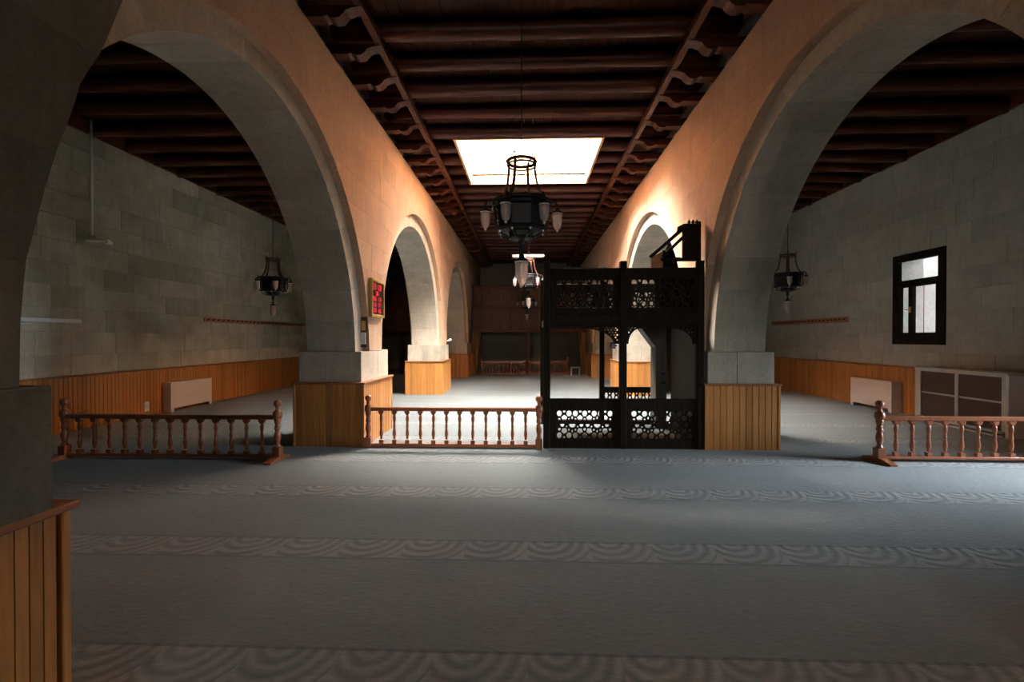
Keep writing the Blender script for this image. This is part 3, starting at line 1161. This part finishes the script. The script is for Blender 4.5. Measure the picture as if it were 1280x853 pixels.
def lattice_panel(name, xa, xb, za, zb, la, lb, lc, ld, y, parent):
    """framed panel: outer xa..xb za..zb, lattice field la..lb lc..ld"""
    fr = MB()
    for bx in ((xa, xb, za, lc), (xa, xb, ld, zb), (xa, la, lc, ld), (lb, xb, lc, ld)):
        fr.cbox(bx[0], bx[1], y - .03, y + .03, bx[2], bx[3], .005)
    p = fr.build(name, 'dark_wood', parent)
    e = .012
    vs, fs = plate([(la - e, lc - e), (lb + e, lc - e), (lb + e, ld + e), (la - e, ld + e)], star_holes(la, lb, lc, ld), .022)
    m = MB()
    place(m, vs, fs, y)
    m.build('star_lattice', 'dark_wood', p)
    return p


for (xa, xb, la, lb) in ((.322, 1.313, .415, 1.221), (1.416, 2.42, 1.485, 2.361)):
    lattice_panel('lower_panel', xa, xb, 0.0, .72, la, lb, .139, .546, KY, kp)
    lattice_panel('parapet_panel', xa, xb, 1.93, 2.588, la, lb, 2.032, 2.437, KY, kp)
    lattice_panel('rear_parapet_panel', xa, xb, 1.93, 2.575, la, lb, 2.032, 2.437, KB, kp)
for x in (.27, 1.364, 2.46):
    MB().cbox(x - .05, x + .05, KY - .05, KY + .05, 0, 2.70, .01).build('post', 'dark_wood', kp)
    MB().cbox(x - .045, x + .045, KB - .045, KB + .045, 0, 2.68, .01).build('post', 'dark_wood', kp)
MB().box(.27, 2.46, KY, KB, 1.84, 1.90).build('deck', 'dark_wood', kp)
MB().cbox(.32, 2.44, KY - .035, KY + .035, 1.785, 1.93, .008).cbox(.32, 2.44, KB - .03, KB + .03, 1.785, 1.93, .008).cbox(.25, .31, KY, KB, 1.785, 1.9, .008).build('deck_beam', 'dark_wood', kp)
MB().cbox(.31, 2.44, KY - .05, KY + .05, 2.575, 2.60, .006).build('top_rail', 'dark_wood', kp)
MB().cbox(.31, 2.44, KB - .05, KB + .05, 2.57, 2.595, .006).build('top_rail', 'dark_wood', kp)
MB().cbox(.25, 2.46, KB - .05, KB + .05, 0, .075, .006).build('rear_sill', 'dark_wood', kp)


def fret_holes(x0, x1, z0, z1, inside, s=.043, r=.0155):
    H = []
    row = 0
    z = z0 + s * .5
    while z < z1 - r:
        x = x0 + s * (.5 if row % 2 else .95)
        while x < x1 - r:
            if inside(x, z):
                H.append(ngon(x, z, r * (1.0 if (row + int(x / s)) % 3 else .75), None, 6, row))
            x += s
        z += s * .84
        row += 1
    return H


def bracket(x0, x1, z0, z1, flip, parent, y=KY):
    """pierced spandrel bracket: full height at one end, running out along a quarter curve"""
    wd, ht = x1 - x0, z1 - z0
    n = 14
    pts = []
    for k in range(n + 1):
        t = PI / 2 * k / n
        u = 1 - math.cos(t) * .86 if True else 0
        pts.append((math.cos(t) * .84, math.sin(t) * .80))      # from (0.84,0) to (0,0.8)

    def P(u, v):
        return ((x1 - u * wd) if flip else (x0 + u * wd), z0 + v * ht)
    # u measured from the thin end: curve from (0, .8) to (.84, 0)
    out = [P(0, 1), P(0, .8)] + [P(a, b) for (a, b) in reversed(pts[1:-1])] + [P(.84, 0), P(1, 0), P(1, 1)]

    def inside(x, z):
        u = ((x1 - x) if flip else (x - x0)) / wd
        v = (z - z0) / ht
        mu, mv = .026 / wd, .026 / ht
        if not (mu < u < 1 - mu and mv < v < 1 - mv): return False
        a = (u / (.84 + mu)) ** 2 + (v / (.80 + mv * 1.2)) ** 2
        return a > 1
    H = fret_holes(x0, x1, z0, z1, inside)
    vs, fs = plate(out, H, .024)
    m_ = MB()
    place(m_, vs, fs, y)
    return m_.build('fret_bracket', 'dark_wood', parent)


bracket(.79, 1.318, 1.51, 1.79, False, kp)
bracket(1.41, 1.62, 1.51, 1.79, True, kp)
bracket(2.05, 2.415, 1.51, 1.79, False, kp)
vs, fs = plate([(.32, 1.725), (.80, 1.725), (.80, 1.79), (.32, 1.79)], fret_holes(.32, .80, 1.725, 1.79, lambda x, z: True, .036, .012), .02)
m_ = MB(); place(m_, vs, fs, KY); m_.build('fret_strip', 'dark_wood', kp)
vs, fs = plate([(1.62, 1.735), (2.05, 1.735), (2.05, 1.79), (1.62, 1.79)], fret_holes(1.62, 2.05, 1.735, 1.79, lambda x, z: True, .036, .012), .02)
m_ = MB(); place(m_, vs, fs, KY); m_.build('fret_strip', 'dark_wood', kp)
vs, fs = plate([(1.42, 1.80), (2.42, 1.80), (2.42, 1.95), (1.42, 1.95)], fret_holes(1.44, 2.40, 1.805, 1.945, lambda x, z: True, .045, .016), .016)
m_ = MB(); place(m_, vs, fs, KY - .046); m_.build('carved_frieze', 'dark_wood', kp)
# rear low rail with pierced strip
MB().cbox(1.40, 2.42, KB - .03, KB + .03, .60, .69, .006).cbox(1.40, 2.42, KB - .03, KB + .03, .40, .455, .006).build('rear_rail', 'dark_wood', kp)
H = []
x = 1.45
k = 0
while x < 2.40:
    H.append(ngon(x, .528, .030, .058, 8)) if k % 2 == 0 else (H.append(ngon(x, .565, .017, .02, 6)), H.append(ngon(x, .49, .024, .03, 5, PI / 2)))
    x += .062
    k += 1
vs, fs = plate([(1.40, .45), (2.42, .45), (2.42, .605), (1.40, .605)], H, .02)
m_ = MB(); place(m_, vs, fs, KB); m_.build('rear_fret_strip', 'dark_wood', kp)
# stair casing at the back, with its raking underside
sc_ = MB().prism([(2.235, 0), (2.42, 0), (2.42, 1.84), (1.93, 1.84), (2.235, 1.43)], 'y', 8.05, 8.40).build('stair_casing', 'grey_board', kp)
MB().box(1.84, 2.41, 6.70, 6.72, 1.93, 2.57).build('backing_board', 'dark_wood', kp)
for z in (.95, .79):
    MB().box(2.31, 2.40, 8.03, 8.055, z, z + .045).build('hinge', 'black', sc_)
MB().box(2.485, 2.50, 6.70, 8.02, 0.02, 1.80).build('side_panel', 'grey_board', kp)
# raking stair rail standing on the parapet
RY = 6.76
f = lambda x, z: (x * .912, 1.6 + (z - 1.6) * .912)
rk = MB().prism([f(1.978, 2.70), f(1.978, 2.887), f(2.155, 2.99), f(2.20, 2.72)], 'y', RY - .02, RY + .02).build('stair_rail_panel', 'cap', kp)
rl = MB()
for (p, q, r_) in ((f(1.965, 2.90), f(2.55, 3.41), .024), (f(2.155, 2.90), f(2.50, 3.23), .02)):
    d = (Vector(q) - Vector(p)).normalized()
    nn = Vector((-d.y, d.x)) * r_
    P_ = [Vector(p) + nn, Vector(q) + nn, Vector(q) - nn, Vector(p) - nn]
    rl.prism([(a.x, a.y) for a in P_], 'y', RY - .035, RY + .035)
rl.build('raking_handrail', 'dark_wood', kp)
MB().cbox(*[f(2.472, 0)[0], f(2.70, 0)[0]], RY - .018, RY + .018, f(0, 2.87)[1], f(0, 3.40)[1], .004).build('stair_rail_board', 'dark_wood', kp)
MB().cbox(f(2.70, 0)[0], f(2.76, 0)[0], RY - .03, RY + .03, 2.60, f(0, 3.46)[1], .006).build('newel_post', 'dark_wood', kp)
MB().cbox(f(2.155, 0)[0], f(2.20, 0)[0], RY - .02, RY + .02, 2.60, f(0, 3.0)[1], .004).build('newel_post', 'dark_wood', kp)
hr = MB().cbox(f(2.12, 0)[0], f(2.76, 0)[0], RY - .03, RY + .03, f(0, 2.83)[1], f(0, 2.885)[1], .006)
for i in range(12):
    hr.lathe([(.0, -.02), (.018, -.008), (.018, .008), (.0, .02)], f(2.17 + i * .05, 0)[0], RY - .035, 6, True, f(0, 2.87)[1])
hr.build('carved_rail', 'dark_wood', kp)
MB().tube([(f(2.40, 0)[0], RY, f(0, 3.27)[1]), (f(2.42, 0)[0], RY, f(0, 3.36)[1]), (f(2.50, 0)[0], RY, f(0, 3.40)[1]), (f(2.56, 0)[0], RY, f(0, 3.41)[1])], [.02, .03, .028, .02], 8).build('scroll', 'dark_wood', kp)
fn = MB()
for xx in (2.58, 2.64, 2.70):
    fn.lathe([(.012, 0), (.022, .02), (.026, .035), (.014, .055), (.0, .075)], f(xx, 0)[0], RY, 8, True, f(0, 3.42)[1])
fn.build('finial', 'iron_red', kp)
MB().box(f(2.47, 0)[0], 2.51, RY - .05, RY + .05, 3.215, 3.255).build('stair_rail_cap', 'dark_wood', kp)

# ------------------------------------------------------------------ chandeliers
def make_chandelier():
    t = bpy.data.objects.new('chandelier', None)
    t.empty_display_size = .1
    link(t)
    rod = MB().tube([(0, 0, 0), (0, 0, 1)], .007, 6).build('rod', 'iron', t, (0, 0, .44))
    MB().torus(.145, .017, .43, seg=28).torus(.145, .010, .395, seg=28).build('crown_ring', 'iron_red', t)
    cr = MB()
    for k in range(4):
        a = PI / 4 + k * PI / 2 + .35
        ca, sa = math.cos(a), math.sin(a)
        cr.tube([(.145 * ca, .145 * sa, .43), (.15 * ca, .15 * sa, .47), (.17 * ca, .17 * sa, .485), (.185 * ca, .185 * sa, .465)], .008, 6)
        cr.tube([(.145 * ca, .145 * sa, .43), (0, 0, .45)], .005, 5)
    cr.build('crown_scroll', 'iron_red', t)
    for k in range(4):
        for d in (-.045, .045):
            a = PI / 4 + k * PI / 2 + .35 + d
            ca, sa = math.cos(a), math.sin(a)
            pts = []
            for (r, z) in ((.145, .43), (.150, .33), (.165, .22), (.195, .12), (.245, .04), (.30, .0)):
                pts.append((r * ca, r * sa, z))
            MB().tube(pts, .013, 6, True, (1.3, .8)).build('strap', 'iron_red', t)
    MB().torus(.30, .016, 0, seg=32).torus(.30, .010, -.05, seg=32).build('lamp_ring', 'iron', t)
    # octagonal pierced body
    bd = MB()
    bd.lathe([(.04, .03), (.25, .03), (.275, .01), (.262, -.01), (.25, -.25), (.27, -.268), (.25, -.29), (.14, -.30), (.13, -.345), (.14, -.355), (.12, -.37), (.04, -.38), (.025, -.42), (.03, -.45), (.018, -.47)], seg=8, smooth=False)
    bd.build('body', 'iron', t)
    for k in range(8):
        a = 2 * PI * (k + .5) / 8
        ca, sa = math.cos(a), math.sin(a)
        MB().tube([(.30 * ca, .30 * sa, -.02), (.295 * ca, .295 * sa, -.12), (.285 * ca, .285 * sa, -.22), (.22 * ca, .22 * sa, -.32), (.10 * ca, .10 * sa, -.37)], .009, 5).build('rib', 'iron', t)
        MB().lathe([(.0, -.315), (.012, -.302), (.012, -.29), (.0, -.28)], .235 * ca, .235 * sa, 6).build('bead', 'white', t)
    bell = [(.052, 0), (.050, -.03), (.049, -.08), (.043, -.125), (.030, -.155), (.014, -.168), (.010, -.175), (.014, -.185), (.0, -.195)]

    def lamp(cx_, cy_, z, s):
        cup = MB().lathe([(.01 * s, .05 * s), (.02 * s, .045 * s), (.022 * s, .02 * s), (.045 * s, .01 * s), (.056 * s, -.01 * s), (.050 * s, -.015 * s)], cx_, cy_, 10, True, z).build('lamp_cup', 'iron', t)
        MB().lathe([(r * s, q * s) for (r, q) in bell], cx_, cy_, 12, True, z - .01 * s).build('glass_shade', 'lamp_glass', cup)
        rim = MB().torus(.052 * s, .004 * s, z - .012 * s, cx_, cy_, 14, 4)
        rim.lathe([(.0, -.205 * s), (.013 * s, -.19 * s), (.008 * s, -.172 * s)], cx_, cy_, 8, True, z).build('shade_rim', 'white', cup)
        MB().lathe([(.012 * s, 0), (.014 * s, -.03 * s), (.024 * s, -.06 * s), (.024 * s, -.08 * s), (.0, -.105 * s)], cx_, cy_, 8, True, z - .01 * s).build('bulb', 'pinkwhite', cup)
    for k in range(6):
        a = 2 * PI * k / 6 + .12
        ca, sa = math.cos(a), math.sin(a)
        MB().tube([(.26 * ca, .26 * sa, -.04), (.31 * ca, .31 * sa, .02), (.35 * ca, .35 * sa, .025), (.372 * ca, .372 * sa, -.02), (.372 * ca, .372 * sa, -.06)], .011, 6).build('arm', 'iron', t)
        lamp(.372 * ca, .372 * sa, -.085, 1.0)
    MB().tube([(0, 0, -.46), (0, 0, -.57)], .014, 6).build('stem', 'iron', t)
    lamp(0, 0, -.585, 1.35)
    return t


CH = [((-.068, 4.7, 2.98), ZC, 'large black iron chandelier with glass lamps hanging nearest in the nave'),
      ((.018, 12.05, 3.235), ZC, 'smaller black chandelier further down the nave below the skylight, glass lamps gleaming'),
      ((-.06, 18.6, 3.15), ZC, 'tiny distant chandelier hanging in front of the gallery'),
      ((-5.62, 9.85, 2.90), ZCL, 'black iron chandelier hanging in the left aisle before the wall'),
      ((5.74, 10.3, 3.0), ZCR, 'black iron chandelier hanging in the right aisle beside the pier')]
proto = make_chandelier()
for i, (loc, zc_, lab) in enumerate(CH):
    o = proto if i == 0 else copy_tree(proto)
    o.location = loc
    tag(o, lab, 'chandelier', 'iron chandeliers with glass lamps')
    for ch in o.children:
        if ch.name.startswith('rod'):
            ch.scale = (1, 1, zc_ - loc[2] - .44)

# ------------------------------------------------------------------ gallery at the far end
GY = 19.8
gl = empty('wooden_gallery', (0, GY, 0), 'dark red-brown wooden gallery across the far end of the nave', 'gallery')
for (xa, xb) in ((-7.8, -3.45), (-2.42, 2.53), (3.56, 7.9)):
    n = max(1, round((xb - xa) / .41))
    for i in range(n):
        p, q = xa + (xb - xa) * i / n, xa + (xb - xa) * (i + 1) / n
        MB().cbox(p + .006, q - .006, GY - .02, GY + .02, 1.95, 2.86, .006).build('lower_board', 'gallery', gl)
        MB().cbox(p + .006, q - .006, GY - .005, GY + .02, 3.0, 3.76, .006).build('upper_board', 'gallery', gl)
    MB().cbox(xa, xb, GY - .05, GY + .05, 1.83, 1.95, .01).build('bottom_beam', 'gallery', gl)
    MB().cbox(xa, xb, GY - .04, GY + .04, 2.86, 2.99, .01).build('middle_rail', 'gallery', gl)
    MB().cbox(xa, xb, GY - .05, GY + .05, 3.75, 3.86, .01).build('top_rail', 'gallery', gl)
    MB().box(xa, xb, GY, YB, 2.0, 2.08).build('deck', 'gallery', gl)
for x in (-5.6, 0.0, 5.7):
    MB().cbox(x - .09, x + .09, GY + .02, GY + .2, 0, 2.0, .015).build('post', 'gallery', gl)


def curtain(x0, x1, x1b, y, z0, z1, label):
    n, mz = 24, 8
    vs, fs = [], []
    for th in (0, 1):
        for j in range(mz + 1):
            v = j / mz
            for i in range(n + 1):
                u = i / n
                xe = x1b + (x1 - x1b) * v ** 1.6
                vs.append((x0 + (xe - x0) * u, y + .035 * math.sin(u * 26) * (.6 + .4 * v) + th * .012, z0 + (z1 - z0) * v))
    w_ = n + 1
    off = w_ * (mz + 1)
    for j in range(mz):
        for i in range(n):
            a = j * w_ + i
            fs.append((a, a + 1, a + 1 + w_, a + w_))
            fs.append((off + a, off + a + w_, off + a + 1 + w_, off + a + 1))
    o = MB().add(vs, fs, True).build('curtain', 'curtain')
    return tag(o, label, 'curtain', 'curtains under the gallery')


curtain(-2.44, -2.05, -2.20, 19.66, 0.02, 1.84, 'brown gathered curtain under the gallery against the left pier')
curtain(2.53, 2.10, 2.30, 19.66, 0.02, 1.84, 'brown gathered curtain under the gallery against the right pier')
st = empty('wooden_stool', (2.0, 19.45, 0), 'small pale stool standing under the gallery right of the middle post', 'stool')
MB().cbox(1.80, 2.20, 19.25, 19.6, .32, .36, .006).build('seat', 'alu', st)
for x in (1.83, 2.17):
    for y in (19.28, 19.57):
        MB().box(x - .018, x + .018, y - .018, y + .018, 0, .32).build('leg', 'alu', st)

# ------------------------------------------------------------------ heaters, cabinet, wall things
def radiator_cover(x0, x1, y0, y1, ztop, face_sgn, label):
    t = empty('radiator_cover', ((x0 + x1) / 2, (y0 + y1) / 2, 0), label, 'radiator', 'cream radiator covers along the aisle walls')
    xf = x1 if face_sgn > 0 else x0
    xb = x0 if face_sgn > 0 else x1
    a, b = sorted((xf, xf - face_sgn * .02))
    MB().prism([(y0, 0), (y0, ztop), (y1, ztop), (y1, 0), (y1 - .09, 0), (y1 - .09, .085), (y0 + .09, .085), (y0 + .09, 0)], 'x', a, b).build('front_panel', 'pinkwhite', t)
    a, b = sorted((xb, xf - face_sgn * .02))
    for (p, q) in ((y0, y0 + .02), (y1 - .02, y1)):
        MB().box(a, b, p, q, 0, ztop).build('side_panel', 'pinkwhite', t)
    a, b = sorted((xb, xf - face_sgn * .02))
    MB().box(a, b, y0 + .02, y1 - .02, ztop - .02, ztop).build('top_panel', 'pinkwhite', t)
    MB().box(a, b, y0 + .02, y1 - .02, 0.12, 0.16).build('inner_tray', 'black', t)
    return t


radiator_cover(-7.80, -7.62, 9.44, 10.70, .635, 1, 'cream radiator cover standing against the left wainscot')
radiator_cover(7.68, 7.90, 9.90, 11.12, .66, -1, 'cream radiator cover standing against the right wainscot')

cb = empty('storage_cabinet', (7.75, 8.3, 0), 'low aluminium framed cabinet with four brown panels against the right wall', 'cabinet')
xf = 7.55
MB().box(xf + .03, 7.97, 7.47, 9.10, .10, 1.0).build('carcass', 'panel_brown', cb)
MB().cbox(xf - .02, 7.99, 7.42, 9.15, 1.0, 1.035, .004).build('top', 'alu', cb)
MB().box(xf + .0, 7.95, 7.42, 7.47, .0, 1.0).build('side_panel', 'white', cb)
MB().box(xf + .0, 7.95, 9.10, 9.15, .0, 1.0).build('side_panel', 'alu', cb)
fr = MB()
fr.box(xf, xf + .03, 7.47, 7.53, .10, 1.0).box(xf, xf + .03, 8.27, 8.33, .10, 1.0).box(xf, xf + .03, 9.03, 9.10, .10, 1.0)
fr.box(xf, xf + .03, 7.53, 9.03, .06, .10).box(xf, xf + .03, 7.53, 9.03, .965, 1.0)
fr.build('frame', 'alu', cb)
for (a, b) in ((7.53, 8.27), (8.33, 9.03)):
    MB().box(xf + .01, xf + .03, a, b, .547, .575).build('middle_bar', 'alu', cb)
    for (c, d) in ((.10, .547), (.575, .965)):
        MB().cbox(xf + .012, xf + .03, a + .005, b - .005, c + .005, d - .005, .003).build('door_panel', 'panel_brown', cb)
MB().box(xf, xf + .03, 7.53, 9.03, .0, .025).build('bottom_bar', 'alu', cb)


def hook_rail(xf, sgn, y0, y1, z0, z1, n, label):
    t = empty('coat_hook_rail', (xf, (y0 + y1) / 2, (z0 + z1) / 2), label, 'coat rack', 'peg rails on the aisle walls')
    a, b = sorted((xf, xf + sgn * .025))
    MB().cbox(a, b, y0, y1, z0, z1, .005).build('backboard', 'cap', t)
    for i in range(n):
        y = y0 + (y1 - y0) * (i + .5) / n
        zz = (z0 + z1) / 2
        MB().tube([(xf + sgn * .025, y, zz), (xf + sgn * .06, y, zz), (xf + sgn * .075, y, zz + .03)], .011, 6).build('peg', 'dark_wood', t)


hook_rail(XWL, 1, 10.75, 15.6, 1.985, 2.085, 26, 'long wooden peg rail on the left aisle wall')
hook_rail(XWR, -1, 11.60, 15.1, 1.985, 2.125, 22, 'long wooden peg rail on the right aisle wall')

ol = empty('wall_socket', (XWL + .03, 9.05, .29), 'white socket plate on the left wainscot near the radiator', 'socket')
MB().cbox(XWL + .032, XWL + .05, 8.98, 9.10, .09, .29, .004).build('plate', 'white', ol)
MB().box(XWL + .05, XWL + .054, 9.01, 9.07, .16, .22).build('outlet', 'pinkwhite', ol)

lt = empty('wall_batten_light', (XWL + .1, 6.6, 1.9), 'white unlit fluorescent batten mounted on the left aisle wall', 'light')
MB().cbox(XWL, XWL + .12, 5.2, 7.62, 1.85, 1.915, .006).build('housing', 'white', lt)
MB().tube([(XWL + .07, 5.25, 1.815), (XWL + .07, 6.9, 1.815)], .022, 8).build('tube', 'white', lt)

pm = empty('hanging_bracket', (-7.62, 7.8, 3.3), 'white ceiling pole with a small bracket end near the left wall', 'bracket')
MB().tube([(-7.72, 7.8, 3.38), (-7.72, 7.8, ZCL)], .022, 8).build('pole', 'white', pm)
MB().cbox(-7.80, -7.42, 7.74, 7.86, 3.30, 3.335, .004).build('cross_arm', 'white', pm)
MB().cbox(-7.74, -7.56, 7.72, 7.88, 3.335, 3.385, .004).build('clamp', 'alu', pm)
MB().cbox(-7.46, -7.38, 7.75, 7.85, 3.25, 3.31, .004).build('end_plug', 'white', pm)

bt = empty('hanging_batten_light', (0, 13, 3.95), 'pale batten light hung across the nave behind the large chandelier', 'light')
MB().cbox(-.45, .45, 12.95, 13.05, 3.89, 3.97, .006).build('housing', 'pinkwhite', bt)
for x in (-.35, .35):
    MB().tube([(x, 13, 3.97), (x, 13, ZC)], .004, 5).build('wire', 'iron', bt)

# prayer time display on the nave face of the left pier
ck = empty('time_display', (XL + .03, 7.235, 1.92), 'gilt framed black board with rows of red glowing digits on left pier', 'clock')
ya, yb, za, zb = 6.93, 7.54, 1.925, 2.525
xw = XL + .004
fr = MB()
fr.cbox(xw, xw + .055, ya, yb, za, za + .045, .006).cbox(xw, xw + .055, ya, yb, zb - .045, zb, .006).cbox(xw, xw + .055, ya, ya + .045, za + .045, zb - .045, .006).cbox(xw, xw + .055, yb - .045, yb, za + .045, zb - .045, .006)
fr.build('frame', 'gold', ck)
MB().box(xw, xw + .03, ya + .045, yb - .045, za + .045, zb - .045).build('face', 'black', ck)
rrows = [('15:20', .10), ('25', .065), ('05 13', .07), ('16 19', .07), ('20 45', .07)]
zz = zb - .06
for txt, h in rrows:
    n = len(txt)
    stp = min(.40 / n, h * 1.05)
    for i, c_ in enumerate(txt):
        if c_ == ' ': continue
        yc = 7.235 - stp * (n - 1) / 2 + stp * i
        if c_ == ':':
            for q in (.28, .62):
                MB().box(xw + .030, xw + .034, yc - .008, yc + .008, zz - h + h * q - .008, zz - h + h * q + .008).build('display_dot', 'led', ck)
            continue
        cu = bpy.data.curves.new('digits', 'FONT')
        cu.body = c_
        cu.size = h * 1.36
        cu.align_x = 'CENTER'
        cu.extrude = .002
        cu.offset = .003
        o = bpy.data.objects.new('tmp', cu)
        me = bpy.data.meshes.new_from_object(o)
        bpy.data.objects.remove(o)
        me.materials.clear()
        me.materials.append(M['led'])
        for v in me.vertices:
            v.co = (xw + .032 + v.co.z, yc + v.co.x * min(1.25, stp / (h * .85)), zz - h + v.co.y)
        link(bpy.data.objects.new('digit', me), ck)
    zz -= h + .022

# calendar hanging on the arch reveal
cl = empty('wall_calendar', (-2.64, 6.68, 1.45), 'small tear-off wall calendar with a picture top on the left arch reveal', 'calendar')
cyy = 6.93
MB().box(-2.585, -2.47, 6.90, 6.915, 1.45, 1.95).build('backing_card', 'panel_brown', cl)
MB().box(-2.57, -2.485, 6.88, 6.90, 1.50, 1.68).build('page_block', 'paper', cl)
MB().box(-2.562, -2.493, 6.893, 6.90, 1.71, 1.86).build('picture', 'gold', cl)

# loudspeakers on the second piers
sp_ = empty('loudspeaker', (2.5, 13.4, 1.3), 'small dark loudspeaker on the nave side of the second right pier', 'speaker')
MB().cbox(2.40, 2.52, 13.25, 13.5, 1.28, 1.47, .01).build('cabinet', 'black', sp_)
MB().box(2.52, 2.58, 13.34, 13.4, 1.34, 1.40).build('bracket', 'iron', sp_)
wl_ = empty('wall_lamp', (-2.4, 13.6, 1.5), 'tiny white wall fitting on the second left pier', 'lamp')
MB().tube([(XL, 13.62, 1.50), (XL + .10, 13.62, 1.52)], .018, 6).build('arm', 'white', wl_)
MB().lathe([(.03, -.02), (.05, .03), (.03, .05)], XL + .11, 13.62, 8, True, 1.52).build('shade', 'white', wl_)
